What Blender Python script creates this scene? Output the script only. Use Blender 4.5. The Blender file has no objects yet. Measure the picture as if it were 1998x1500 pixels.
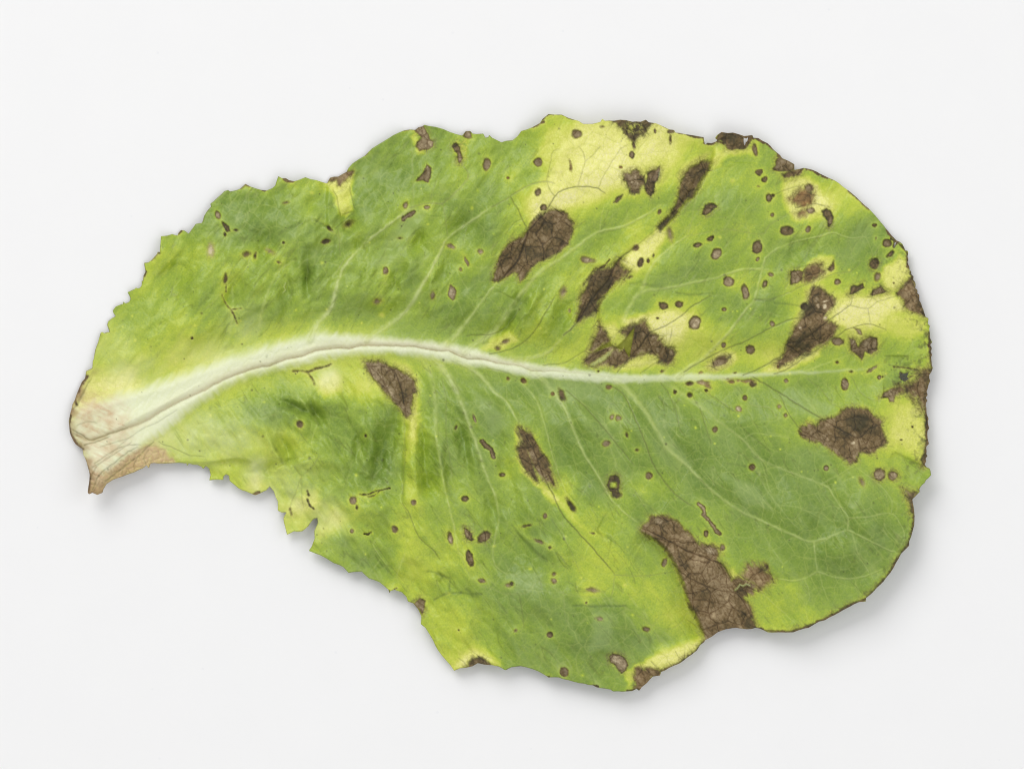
import bpy, math
import numpy as np
from mathutils import Vector

# ------------------------------------------------------------------ camera, world, lamps, exposure
U = 1.5e-4                      # metres per photograph pixel
W, H = 1998.0, 1500.0
CAMH = 3.0                      # copy stand: long lens straight above the sheet
S = bpy.context.scene
C = S.collection
cam_d = bpy.data.cameras.new("camera")
cam = bpy.data.objects.new("camera", cam_d); C.objects.link(cam)
cam.location = (0, 0, CAMH)
cam_d.sensor_width = 36.0
cam_d.lens = 36.0 * CAMH / (W * U)
cam_d.clip_start = 0.05; cam_d.clip_end = 20.0
S.camera = cam

wd = bpy.data.worlds.new("World"); S.world = wd; wd.use_nodes = True
bg = wd.node_tree.nodes["Background"]
bg.inputs[0].default_value = (1.0, 1.0, 0.995, 1); bg.inputs[1].default_value = 0.55

def area(name, loc, size, power, col=(1, 1, 1), target=(0, 0, 0)):
    d = bpy.data.lights.new(name, 'AREA'); d.shape = 'SQUARE'; d.size = size
    d.energy = power; d.color = col
    o = bpy.data.objects.new(name, d); C.objects.link(o); o.location = loc
    o.rotation_euler = (Vector(target) - Vector(loc)).to_track_quat('-Z', 'Y').to_euler()
    return o
area("key_softbox", (-1.05, 1.9, 1.9), 1.9, 48.0, (1.0, 0.995, 0.985))
area("fill_softbox", (0.6, -1.8, 2.1), 1.8, 12.0, (0.99, 0.995, 1.0))
area("added_side_fill", (1.9, 0.6, 2.0), 1.6, 9.5, (1.0, 1.0, 1.0))  # extra lamp, added to brighten the right side of the board
S.view_settings.view_transform = 'Standard'
S.view_settings.look = 'None'
S.view_settings.exposure = 0.0
S.view_settings.gamma = 1.0
S.cycles.filter_width = 1.1

# ------------------------------------------------------------------ numeric helpers
G = 1.6                                          # grid step in photograph pixels
X0, Y0, X1, Y1 = 120, 210, 1836, 1362
gx = np.arange(X0, X1 + .1, G); gy = np.arange(Y0, Y1 + .1, G)
PX, PY = np.meshgrid(gx, gy)
NY, NX = PX.shape

def vnoise(x, y, scale, seed):
    r = np.random.RandomState(seed).rand(128, 128) * 2 - 1
    x = x / scale + 1000.37; y = y / scale + 1000.71
    xi = np.floor(x).astype(int); yi = np.floor(y).astype(int)
    fx = x - xi; fy = y - yi
    fx = fx * fx * fx * (fx * (fx * 6 - 15) + 10); fy = fy * fy * fy * (fy * (fy * 6 - 15) + 10)
    a = r[yi % 128, xi % 128]; b = r[yi % 128, (xi + 1) % 128]
    c = r[(yi + 1) % 128, xi % 128]; d = r[(yi + 1) % 128, (xi + 1) % 128]
    return (a * (1 - fx) + b * fx) * (1 - fy) + (c * (1 - fx) + d * fx) * fy

def fbm(x, y, scale, seed, n=3):
    s = 0; a = 1; t = 0
    for k in range(n):
        s = s + a * vnoise(x, y, scale / 2 ** k, seed + 31 * k); t += a; a *= .55
    return s / t

def sst(a, b, x):
    t = np.clip((x - a) / (b - a), 0, 1); return t * t * (3 - 2 * t)

def win(pts, pad):
    p = np.array(pts, float)
    i0 = int(max(0, (p[:, 1].min() - pad - Y0) // G)); i1 = int(min(NY, (p[:, 1].max() + pad - Y0) // G + 2))
    j0 = int(max(0, (p[:, 0].min() - pad - X0) // G)); j1 = int(min(NX, (p[:, 0].max() + pad - X0) // G + 2))
    return slice(i0, i1), slice(j0, j1)

def poly_sdf(pts, x, y):
    p = np.array(pts, float); n = len(p)
    d2 = np.full(x.shape, 1e12); ins = np.zeros(x.shape, bool)
    for k in range(n):
        ax, ay = p[k]; bx, by = p[(k + 1) % n]
        ex, ey = bx - ax, by - ay; L = ex * ex + ey * ey + 1e-9
        t = np.clip(((x - ax) * ex + (y - ay) * ey) / L, 0, 1)
        d2 = np.minimum(d2, (x - ax - t * ex) ** 2 + (y - ay - t * ey) ** 2)
        if ay != by:
            ins ^= ((ay > y) != (by > y)) & (x < (bx - ax) * (y - ay) / (by - ay) + ax)
    d = np.sqrt(d2)
    return np.where(ins, -d, d)

def line_dist(pts, x, y):
    """distance, parameter 0..1 along, signed side (+ = right of travel on screen, y down)"""
    p = np.array(pts, float)
    seg = np.hypot(*(p[1:] - p[:-1]).T); tot = seg.sum(); acc = 0
    d2 = np.full(x.shape, 1e12); tt = np.zeros(x.shape); sd = np.zeros(x.shape)
    for k in range(len(p) - 1):
        ax, ay = p[k]; bx, by = p[k + 1]; ex, ey = bx - ax, by - ay; L = ex * ex + ey * ey + 1e-9
        t = np.clip(((x - ax) * ex + (y - ay) * ey) / L, 0, 1)
        q = (x - ax - t * ex) ** 2 + (y - ay - t * ey) ** 2
        m = q < d2
        d2 = np.where(m, q, d2); tt = np.where(m, (acc + t * seg[k]) / tot, tt)
        sd = np.where(m, np.sign(ex * (y - ay) - ey * (x - ax)), sd)
        acc += seg[k]
    return np.sqrt(d2), tt, sd

def P(s):
    v = [float(a) for a in s.replace(';', ' ').replace(',', ' ').split()]
    return list(zip(v[0::2], v[1::2]))

def smooth_line(pts, step=8):
    """Catmull-Rom through the points"""
    p = np.array(pts, float)
    if len(p) < 3: return pts
    q = np.vstack([2 * p[0] - p[1], p, 2 * p[-1] - p[-2]])
    out = []
    for k in range(1, len(q) - 2):
        n = max(1, int(np.hypot(*(q[k + 1] - q[k])) / step))
        for t in np.arange(n) / n:
            out.append(.5 * ((2 * q[k]) + (-q[k-1] + q[k+1]) * t + (2*q[k-1] - 5*q[k] + 4*q[k+1] - q[k+2]) * t*t
                             + (-q[k-1] + 3*q[k] - 3*q[k+1] + q[k+2]) * t**3))
    out.append(p[-1])
    return [tuple(a) for a in out]

# ------------------------------------------------------------------ traced data
OUT = P("""183,700 188,676 194,658 196,650 199,647 203,650 209,648 214,648 209,634 211,627 218,621 226,617 221,610 220,606
226,598 236,594 241,593 239,588 245,592 252,589 255,583 251,574 248,570 252,569 264,563 265,560 268,563 272,562 276,558 277,550 274,548 279,548
280,538 284,530 282,520 281,513 290,512 297,506 306,496 308,491 312,493 313,476 314,461 326,460 336,457 346,460 348,455 353,449
360,450 368,456 374,448 382,437 394,435 396,430 398,422 404,412 412,403 410,398 424,386 438,373 445,371 449,374 468,369
479,359 488,364 510,371 520,372 532,367 537,362 540,352 543,344 550,348 558,348 564,352 574,354 584,351 596,346 606,350
618,352 638,358 640,354 644,347 652,345 660,345 676,336 680,328 688,319 700,311 712,304 726,290 742,280 760,269 776,260
788,255 800,253 810,254 816,249 824,247 828,244 836,246 850,248 864,252 878,258 890,262 902,265 909,256 918,256 922,261
930,262 943,261 947,269 953,268 954,263 960,269 970,274 978,278 988,275 1000,274 1010,266 1017,256 1028,253 1040,248
1054,240 1058,233 1070,223 1082,224 1096,224 1108,230 1128,236 1138,242 1156,242 1172,238 1175,232 1180,236 1198,236 1210,234
1222,235 1234,238 1250,238 1260,234 1266,239 1280,241 1294,247 1306,253 1315,254 1318,259 1336,262 1350,264 1366,267 1373,268
1374,276 1376,283 1380,279 1388,280 1396,277 1400,274 1395,270 1399,264 1408,258 1420,260 1430,259 1444,263 1452,266
1468,264 1470,269 1480,270 1498,280 1510,293 1522,303 1526,309 1538,314 1550,321 1550,332 1560,330 1568,328 1586,332
1608,343 1628,352 1644,364 1658,374 1670,384 1680,394 1694,406 1708,421 1724,440 1740,460 1750,470 1764,483 1772,496 1772,516
1778,530 1782,546 1786,562 1794,582 1799,598 1804,612 1811,626 1813,642 1816,662 1816,686 1818,712 1817,726 1813,736 1812,750
1808,764 1807,786 1808,806 1811,828 1810,840 1811,860 1808,880 1807,900 1804,906 1808,911 1816,920 1812,932 1804,942 1794,954
1790,964 1780,974 1784,1000 1784,1024 1778,1046 1774,1056 1774,1064 1758,1080 1748,1098 1738,1116 1724,1134 1706,1152 1690,1166
1689,1173 1676,1174 1660,1182 1638,1194 1618,1204 1598,1212 1578,1224 1558,1229 1548,1233 1524,1233 1498,1233 1484,1226 1474,1224
1458,1227 1436,1224 1416,1227 1400,1233 1388,1242 1376,1248 1374,1252 1366,1258 1360,1268 1344,1280 1330,1291 1306,1302 1290,1310
1288,1317 1274,1319 1262,1332 1252,1340 1247,1347 1242,1343 1224,1348 1207,1348 1182,1343 1164,1340 1156,1336 1130,1332 1108,1326
1090,1321 1070,1321 1066,1318 1050,1309 1030,1302 1016,1299 998,1301 986,1307 974,1300 960,1297 946,1296 932,1293 922,1299 910,1302
898,1303 886,1308 878,1296 862,1278 850,1260 840,1240 830,1224 821,1217 822,1202 816,1188 806,1176 796,1173 793,1164 784,1155
770,1150 762,1152 760,1158 758,1150 740,1135 720,1128 706,1115 680,1117 670,1106 646,1095 626,1083 602,1074 608,1066 614,1050
613,1036 620,1020 619,1010 612,1012 602,1026 590,1036 574,1036 560,1043 556,1026 553,1010 559,999 542,996 542,978 538,970
534,958 526,949 520,956 508,962 498,966 488,962 472,956 458,946 448,938 447,928 441,925 436,930 436,936 422,935 408,937
411,926 408,914 402,909 396,915 394,911 386,907 368,904 365,910 364,904 340,903 320,904 300,903 294,904 290,914 286,907
272,916 260,922 240,929 220,936 208,944 202,954 200,961 190,965 180,961 174,964 171,961 174,940 175,926 171,910
166,894 161,876 148,867 138,849 135,830 136,812 140,796 146,780 154,758 166,738 168,724 180,718 181,704""")

HOLES = [P("1451,269 1456,271 1460,268 1458,276 1455,278 1453,287 1451,278"),
         P("1755,726 1762,729 1773,727 1770,735 1773,740 1764,744 1757,740"),
         P("1745,474 1749,472 1746,482 1743,484")]

# chlorophyll, one digit per 50 px: 0 cream .. 8 deep green ; columns x = 150..1800, rows y = 250..1350
CHL = """
4444444444555665544322112345333333
4444444444566665554321113455333333
4444445555267764645211223445442222
4444467774676556641235556665513444
4444567766655556743455344545556777
4444445556655555534554256656666753
4444554556555656655433566645434541
3444455565665567664545633667311122
2344344434445666543532112354533344
2333223333334445555332233232345554
1113333454322466677777665566665565
1233344676656467766777776666655432
2222333334667457755777777776554322
2222333334567466645776777777775445
3334433334567355656377457777776655
3333333322245355566644766677777766
3333333333555344657544555566777776
3333333335566334576433555556677766
3333333334444345677634344444466665
3333333334444433566777533344446433
3333333334444433566777754333444433
3333333334444322466666621122333333
3333333334444312466666621122333333
""".split()

# pale, almost bleached patches: strength, softness, outline
PALE = """
.75 16|1120,240 1200,240 1222,270 1236,330 1216,345 1185,370 1170,392 1130,402 1100,405 1075,412 1050,430 1038,440 1030,400 1040,370 1060,350 1090,300 1100,270
.5 10|1070,250 1110,245 1100,300 1060,330 1050,300
.8 6|1080,390 1100,375 1125,372 1120,392 1100,405 1080,410
.85 7|1212,512 1240,480 1285,446 1302,448 1292,476 1264,508 1242,530 1225,526
.85 9|1212,622 1260,612 1300,604 1350,610 1340,640 1312,668 1298,676 1282,652 1260,628 1225,635
.55 8|1172,636 1200,630 1208,645 1198,662 1184,650
.8 8|1630,606 1660,580 1740,574 1760,585 1765,605 1735,612 1700,640 1660,640 1625,628
.5 12|1700,640 1740,615 1800,625 1808,650 1780,660 1740,655
.8 8|1722,522 1756,500 1770,512 1774,532 1760,555 1744,567 1726,560 1720,540
.8 9|1532,350 1570,344 1598,362 1608,396 1580,428 1552,432 1536,408 1524,372
.65 8|1578,512 1600,498 1626,500 1630,528 1600,548 1584,556
.7 8|1546,626 1566,600 1584,560 1606,560 1600,580 1572,610 1548,660
.7 7|1502,715 1540,690 1600,676 1600,692 1560,712 1520,724 1488,726
.7 7|1380,716 1400,690 1430,688 1440,700 1420,716 1390,724
.6 8|1200,722 1240,700 1280,696 1286,708 1240,722
.7 7|640,354 690,338 686,380 690,408 672,424 662,424 652,380
.75 10|618,742 650,722 668,736 660,762 636,772 622,764
.55 10|768,702 800,715 818,745 816,800 812,860 800,850 806,790 800,745
.45 12|790,810 812,806 808,880 792,900
.7 7|1006,836 1020,840 1034,885 1050,940 1090,972 1082,980 1050,950 1020,920 1010,890
.5 10|1050,935 1090,965 1140,1030 1110,1010 1070,970
.45 14|1750,775 1795,800 1806,850 1796,900 1770,880 1735,850 1740,810
.8 10|886,1304 900,1276 926,1262 960,1278 975,1296 930,1284 908,1302
.8 8|1240,1298 1260,1284 1320,1260 1365,1246 1362,1260 1320,1296 1280,1306 1244,1310
.6 6|1216,1310 1238,1300 1240,1325 1225,1340
.5 10|488,930 505,925 518,950 498,962 480,955
.5 14|616,1030 650,1000 680,1010 660,1040 625,1050
.55 10|575,975 620,955 625,985 585,1000 560,1000
.6 8|1395,290 1440,292 1470,285 1478,275 1475,300 1420,305 1395,330 1388,330
.6 7|940,682 960,658 1000,648 1010,665 980,680
.5 7|1330,320 1352,312 1375,300 1388,300 1374,314 1345,326 1332,342 1326,360
.45 8|1568,830 1580,815 1592,818 1590,830
.5 6|1418,1112 1432,1108 1440,1122 1428,1130
.55 6|816,300 800,265 812,258 830,300
.5 6|1650,630 1690,645 1680,660 1655,655
"""

# lesions: name-id tone(0 dark brown .. 1 pale tan) orange fuzz edge-noise rim|outline
LES = """
.40 .10 2.5 3 .5|1073,410 1085,409 1105,418 1117,432 1118,450 1113,465 1108,478 1090,492 1070,503 1050,513 1036,522 1022,545 1015,548 1010,535 1000,532 985,540 972,550 962,546 970,520 975,500 985,485 1000,470 1020,462 1032,448 1040,432 1055,420
.26 .05 3 3 .4|1374,314 1387,315 1384,328 1370,348 1360,372 1352,384 1340,392 1330,404 1318,420 1302,438 1286,450 1285,443 1300,426 1316,404 1322,386 1326,370 1328,356 1336,338 1348,326
.26 .10 4 4 .3|1212,504 1204,508 1194,522 1180,526 1166,526 1152,538 1144,554 1136,574 1130,598 1124,626 1130,628 1144,620 1158,612 1164,606 1170,586 1186,570 1200,556 1214,544 1228,530 1220,524 1214,516
.30 .05 3 3 .4|1169,628 1178,642 1186,654 1190,666 1178,672 1156,686 1150,684 1158,668 1164,650
.32 .10 4 4 .3|1212,648 1226,636 1240,631 1258,628 1268,640 1274,650 1286,660 1292,672 1310,678 1317,690 1314,706 1300,711 1286,704 1280,692 1260,688 1244,692 1232,700 1216,710 1196,716 1178,714 1192,704 1200,686 1216,680 1220,662
.40 .1 5 4 .1|1150,690 1180,668 1200,676 1216,686 1230,690 1216,708 1190,714 1160,714 1146,706
.26 .0 3 3 .3|1140,702 1154,688 1184,684 1176,694 1160,702 1150,712 1142,710
.36 .15 3.5 4 .3|1588,560 1598,562 1608,568 1620,576 1628,588 1626,596 1616,608 1608,620 1620,628 1632,636 1630,644 1624,656 1610,668 1590,680 1578,688 1558,698 1538,708 1526,714 1512,710 1524,698 1530,684 1538,668 1544,652 1552,634 1564,620 1570,608 1580,588 1580,574
.42 .0 2 2 1|1542,528 1556,527 1568,530 1566,546 1556,554 1542,555
.38 .3 4 4 .0|1568,530 1578,522 1594,515 1602,520 1608,530 1594,540 1580,550 1566,550
.42 .0 2 1.5 1|1614,526 1622,516 1627,508 1629,526 1622,530
.46 .15 3 4 .5|1660,794 1676,796 1690,798 1702,808 1714,816 1724,820 1720,830 1724,844 1732,864 1720,870 1706,882 1688,884 1676,884 1670,900 1658,905 1650,896 1630,884 1614,870 1598,862 1578,858 1562,848 1564,832 1580,826 1590,832 1602,820 1620,816 1634,810 1646,800
.46 .20 3 4 .4|1270,1008 1290,1006 1308,1010 1324,1020 1336,1032 1350,1046 1366,1062 1372,1066 1386,1064 1400,1068 1404,1080 1396,1092 1410,1102 1420,1116 1428,1132 1440,1124 1456,1130 1474,1140 1470,1158 1458,1160 1450,1166 1462,1182 1470,1202 1476,1218 1474,1230 1436,1230 1410,1234 1390,1246 1376,1252 1369,1226 1358,1202 1344,1178 1337,1150 1330,1130 1322,1110 1310,1086 1298,1070 1280,1054 1262,1044 1250,1036 1254,1024 1266,1018
.44 .35 6 5 .0|1440,1124 1450,1110 1462,1102 1494,1100 1498,1114 1510,1130 1498,1138 1480,1148 1470,1140 1450,1132
.46 .0 3 3 .8|710,706 736,704 758,712 780,722 798,732 809,744 810,760 804,784 802,808 792,812 784,800 772,790 760,774 744,754 728,736 716,722
.66 .05 4 3 .1|1016,850 1026,852 1040,868 1052,888 1064,910 1076,940 1066,938 1052,925 1040,905 1028,880
.20 .1 3 3 .2|1012,874 1016,862 1022,866 1030,876 1038,904 1046,928 1048,938 1036,930 1024,912 1014,894
.30 .1 3 3 .2|1010,830 1018,836 1030,842 1040,852 1046,864 1054,880 1068,896 1074,920 1083,948 1076,944 1060,918 1050,894 1042,884 1034,866 1022,856 1014,846
.55 .1 2 2 .7|804,252 816,247 826,244 836,262 839,272 847,276 846,286 835,293 818,295 811,286 814,277 822,270 816,262
.45 .0 1.5 2 .9|832,320 842,328 841,345 836,358 826,353 809,354 818,345 826,335
.42 .0 2 2 .8|903,266 909,254 920,256 922,270 914,272 908,270
.40 .0 2 2 .8|882,284 890,277 898,288 900,300 904,310 898,320 893,318 892,300 886,296
.28 .1 2.5 3 .2|1196,234 1210,232 1222,233 1235,238 1250,236 1260,232 1274,240 1264,250 1257,262 1246,268 1238,277 1232,272 1222,262 1216,252 1205,244
.22 .1 2 3 .3|1393,270 1408,256 1430,257 1452,264 1468,262 1468,272 1458,287 1452,292 1440,292 1425,294 1416,290 1414,282 1408,276 1400,277
.42 .0 2 2 .7|1514,310 1522,305 1530,310 1540,313 1552,320 1550,332 1540,336 1530,335 1510,334 1506,330 1513,322
.38 .2 2.5 3 .3|1526,340 1545,333 1566,327 1562,338 1550,345 1530,348
.50 .95 6 5 .0|1538,388 1550,380 1562,370 1578,366 1588,372 1588,390 1585,400 1572,405 1560,404 1552,398 1540,395
.50 .95 5 4 .0|1552,418 1566,408 1576,412 1572,420 1560,422
.36 .0 2 1.5 1|1370,412 1376,400 1384,396 1392,397 1400,402 1400,406 1392,408 1388,414 1378,421 1370,419
.45 .0 2 1.5 1|1603,412 1612,407 1621,412 1627,425 1625,435 1618,446 1614,440 1614,430 1606,420
.40 .0 2 1.5 1|1656,576 1660,558 1666,556 1674,558 1684,552 1687,562 1676,568 1666,574
.40 .0 2 1.5 1|1696,577 1704,565 1718,557 1726,565 1735,570 1718,574 1706,577
.44 .25 3 4 .4|1750,572 1760,558 1772,543 1780,538 1786,556 1792,575 1800,596 1806,614 1795,612 1782,608 1768,600 1764,586 1758,580
.34 .0 2.5 3 .6|1218,340 1224,336 1230,340 1234,332 1242,331 1250,338 1256,348 1258,360 1248,365 1247,376 1240,378 1230,376 1228,364 1220,352
.38 .0 2 2 .6|1262,352 1263,338 1270,332 1280,330 1288,322 1288,334 1284,352 1278,360 1276,378 1270,384 1260,376 1256,364
.42 .0 2 1.5 1|1196,396 1204,384 1215,380 1212,388 1204,397
.55 .0 2 1.5 1|1187,1280 1195,1274 1208,1275 1220,1284 1227,1296 1222,1308 1213,1313 1206,1308 1200,1298 1190,1292
.50 .35 3 4 .3|1238,1348 1240,1330 1238,1318 1240,1304 1250,1300 1258,1306 1275,1304 1286,1306 1290,1316 1272,1321 1262,1334 1250,1347
.55 .0 2 2 .6|805,1177 820,1165 830,1172 829,1190 824,1199 818,1190
.30 .0 2.5 3 .3|908,1302 922,1284 935,1283 948,1288 957,1297 944,1298 932,1296 922,1303
.36 .0 2 2 .8|905,1028 914,1032 921,1040 922,1048 928,1052 920,1056 908,1050 905,1040
.40 .0 1.5 1.5 .8|433,432 440,437 448,442 449,452 443,454 436,444
.50 .3 2.5 3 .5|640,354 646,344 660,343 676,334 688,334 686,342 674,348 668,356 664,364 656,352 644,353
.55 .15 2 2 .7|548,345 556,346 564,350 576,353 572,358 560,357 552,352
.50 .0 2 2 .6|1656,658 1668,662 1674,676 1684,662 1698,656 1712,660 1712,684 1700,692 1688,686 1682,704 1674,694 1660,684
.50 .0 2 2 .6|1666,640 1680,642 1684,656 1674,652
.72 .1 2 2 .6|1718,776 1724,764 1740,758 1756,754 1760,762 1746,772 1744,784 1736,784 1732,776
.44 .2 7 9 .1|1776,742 1790,728 1818,716 1818,760 1812,806 1800,800 1790,782 1772,768 1752,764 1748,756 1764,752
.28 .1 3 3 .2|1805,860 1812,850 1812,905 1800,908 1798,895 1804,880
.34 .0 4 3 .2|1760,950 1778,958 1792,958 1784,976 1784,1010 1776,1000 1772,975
"""

# round spots: x y rx ry angle tone fuzz rim [orange]
SPOT = """
1482 336 7 6 0 .48 1.5 1;1492 350 5 7 35 .5 1.5 1;1474 296 5 12 -8 .42 1.5 .8;1500 386 6 8 0 .5 1.5 1;1508 382 4 3 0 .45 2 .6;1507 420 4 4 0 .5 1.5 1
1536 450 13 9 5 .52 1.5 1;1478 482 9 13 0 .45 1.5 1;1576 448 4 6 30 .8 1.5 .5;1706 439 4 3 0 .55 1 .8;1709 466 1.5 3 0 .3 1 0;1731 475 9 9 0 .5 1.5 1
1736 497 10 6 -40 .4 1.5 .9;1361 479 7 5 -15 .5 1.5 1;1386 466 8 5 -30 .5 1.5 1;1398 496 11 14 35 .5 1.5 1;1240 484 6 4 -40 .55 2 .5
1250 512 5 8 25 .4 2 .8;1265 509 3 4 0 .35 1 .8;1275 499 2 4 10 .35 1 .5;1229 541 6 3 -35 .3 2 .5;1478 506 3 5 30 .75 1 .5
1422 550 11 10 0 .45 1.5 1;1454 570 7 14 -5 .45 1.5 1;1492 554 5 7 15 .5 1.5 1;1504 536 6 4 25 .75 1.5 .7;1295 597 10 7 8 .45 1.5 1;1326 594 8 7 0 .45 1.5 1
1283 621 3 2 0 .3 1 0;1356 629 12 15 30 .52 1.5 1;1413 604 5 4 0 .55 1.5 .8;1412 673 5 5 0 .6 1.5 .8;1404 706 21 11 -25 .28 4 .2;1464 683 9 8 0 .5 1.5 1
1146 508 13 6 5 .52 2.5 .4;1570 598 7 7 0 .25 1.5 .7;1634 550 6 6 0 .35 1.5 .8;1706 515 10 11 0 .36 2.5 .6;1712 540 7 9 15 .4 2.5 .6
1507 632 4 5 0 .65 1.5 .5;1634 666 12 8 5 .42 2 .8;1633 707 4 3 0 .1 1.5 0;1706 718 12 5 -35 .6 1.5 .7;1716 736 4 5 0 .6 1.2 1;1578 366 11 8 10 .45 2.5 .8
1582 411 9 7 0 .48 2 .8;1649 749 7 11 -10 .58 1.5 1;1716 926 12 12 0 .42 2 1;1743 928 10 10 0 .45 2 1;1612 913 5 5 0 .55 1.5 1;1468 911 6 6 0 .4 2 .4
1682 940 4 8 -25 .5 4 0;1534 743 4 4 0 .6 2 0;1520 793 4 4 0 .7 2 .2;1533 810 4 5 0 .6 1.5 .6;1378 1041 4 6 0 .75 1.5 .9;1297 1097 5 10 15 .45 2 .6
1198 944 14 19 0 .2 2.5 .2;1203 964 11 8 20 .26 3 .2;1194 814 5 8 10 .55 1.5 .8;1207 816 6 6 0 .5 2.5 .2;1223 849 4 6 -15 .12 1.5 0;1183 865 8 6 0 .7 2.5 .4
1243 878 4 3 0 .45 2 0;1266 928 7 7 0 .5 1.5 .6;1395 838 5 6 30 .65 2 .4;1441 798 7 6 20 .7 2.5 .4;1454 776 5 5 0 .45 1.5 .5;1346 771 5 5 0 .1 1.5 0
1317 765 4 4 0 .3 2 .3;1345 748 8 4 0 .35 2 0 .4;1372 747 11 4 5 .8 2.5 .3 .4;1380 752 8 4 40 .6 2.5 .3 .4;1446 743 22 4 5 .75 3 .5 .6;1428 745 7 4 0 .4 2 .2 .5;1468 750 8 4 5 .4 2 .3 .4
1378 762 4 3 0 .35 1.5 .3;1188 755 5 4 0 .4 2 0 .6;1096 769 5 11 -25 .5 2.5 .4;1022 743 6 5 30 .5 2 0 .9;991 739 3 3 0 .4 2 0 .5;1078 768 4 4 0 .5 2 0 .9
926 817 3 9 -15 .65 1.2 .9;890 833 2 4 15 .6 1.5 .5;980 926 6 4 0 .6 1.5 .9;908 973 8 6 0 .55 1.5 1;945 1048 13 9 -42 .55 2 .6;879 1052 6 13 -12 .6 1.5 .9
917 1090 7 16 -16 .5 1.5 .8;1114 984 5 14 -33 .08 2 0;1028 1025 10 3 -8 .05 2 0;940 1132 7 4 10 .5 2 .3;991 1142 6 4 0 .6 2 .4;998 1139 4 4 0 .15 1.5 0
1156 1040 5 2 10 .3 1.5 0;1064 1006 4 5 0 .65 1.5 .8;1052 1056 11 3 20 .6 2 .4;1073 1068 3 3 0 .3 2 0;1082 1132 6 5 0 .55 2 .4;1081 1120 5 4 0 .5 2 0
1158 1151 12 6 5 .55 2.5 .3;807 980 6 6 20 .55 1.5 .6;1144 1176 3 3 0 .4 1.2 .3;1170 1207 7 4 15 .6 2 .4;1073 1238 6 6 0 .45 1.2 .8;1261 1227 8 5 8 .5 1.5 .9
1101 1311 8 9 -10 .58 1.5 .8;1006 1229 4 3 -20 .4 2 0;895 1229 2 2 0 .2 1 0;689 976 7 8 0 .65 1.5 .6;770 1033 6 7 -30 .48 2 .2;696 990 2 5 0 .15 1.5 0
687 1036 4 4 0 .55 1.5 .4;791 401 5 8 20 .72 2 .5;833 405 5 3 -10 .7 1.2 .7;951 322 7 13 -5 .6 1.5 .6;991 348 3 3 0 .5 1.2 .4 .8;1050 317 9 9 0 .52 1.5 .8
1050 375 5 7 15 .55 1.5 .9;1061 405 6 6 0 .4 1.5 1;880 481 7 4 15 .6 2 .4;938 491 6 5 30 .5 2.5 .3;779 465 5 2 0 .12 1.5 0;1127 263 10 8 5 .36 1.8 .6
1176 248 6 3 0 .3 2 0;1114 326 2 7 -8 .4 1.2 0 .8;1237 285 3 7 -5 .3 1.5 .3;1233 302 5 7 0 .45 1.5 .8;1212 327 4 3 0 .5 1.5 0 1;1287 414 4 5 20 .55 1.5 .5
1309 257 7 4 0 .5 1.5 .8;1308 273 2 7 0 .3 1.5 0;1278 256 3 5 0 .75 1 1;1307 455 4 13 -10 .72 4 .1;425 420 6 9 -15 .62 1.2 1;460 449 4 3 0 .25 1.5 0;439 458 3 4 -15 .35 1.2 .6
440 545 4 11 8 .3 1.5 .3;635 471 9 5 -15 .15 2 0;480 497 8 5 -15 .5 4 .3;498 500 3 6 10 .15 2 0;526 490 9 4 30 .45 4 0;553 474 3 3 0 .2 1.5 0;543 512 4 2 20 .3 2 0
752 528 6 9 15 .65 1.8 .5;736 588 8 5 0 .68 3 .4;411 488 7 13 0 .9 5 .1;557 396 6 3 -15 .3 3 0;640 444 9 3 35 .4 2 .2;680 437 9 5 -25 .35 5 0
375 660 3 3 0 .2 1 0;585 828 7 8 -25 .22 2 0;714 850 3 4 0 .15 1.2 0;881 572 8 13 0 .58 1.5 .8;844 576 4 8 8 .65 2.5 .2;910 510 3 8 -25 .5 1.5 .6
899 526 3 4 -20 .35 1.5 .4;1098 572 6 11 15 .6 4 0;1111 606 3 5 0 .6 2 .3;986 667 10 5 -15 .52 4 .1;972 680 7 4 10 .35 3 0;1168 724 2 2 0 .3 1 0
1292 724 4 3 0 .35 2 0 .7;1368 727 5 3 0 .4 2 0 .8;1434 727 3 2 0 .25 1.5 0;1518 715 4 5 0 .35 2 0 .6;1660 725 4 2 0 .3 2 0;1592 584 8 8 0 .58 2 .8;1562 640 4 4 0 .95 1.5 .4
1596 597 3 4 -20 .98 1 0;1609 598 3 4 0 .95 1 .2;1610 620 5 4 0 .8 2 .5;1664 864 5 3 -10 1 1 .2;1610 588 5 1.5 -10 1 1 0;1310 689 6 7 0 .6 2 1;1284 683 6 7 0 .5 2 .8;1254 653 5 5 0 .55 2 .6
1276 658 5 6 0 .55 2 .6;1266 682 5 4 0 .5 2 .7;1410 1068 6 8 0 .62 1.5 .9;1388 1074 13 8 10 .62 2 .6;1287 1017 16 7 20 .66 2 .7;1670 822 16 16 0 .30 6 .2;1240 346 5 6 0 .55 1.5 1;1232 356 5 5 0 .5 1.5 1;1244 358 4 5 0 .55 1.5 1;1246 346 4 5 0 .55 1.5 1
1722 735 2 2 0 .2 1 0;1744 552 2 2 0 .3 1 0;1665 670 7 12 0 .6 2 .9;1690 674 9 10 0 .62 3 .8;1706 672 6 12 0 .6 2 .9;1480 364 3 2 0 .3 1 0;1758 858 3 2 0 .1 1 0;1780 832 2 2 0 .1 1 0
"""

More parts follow.
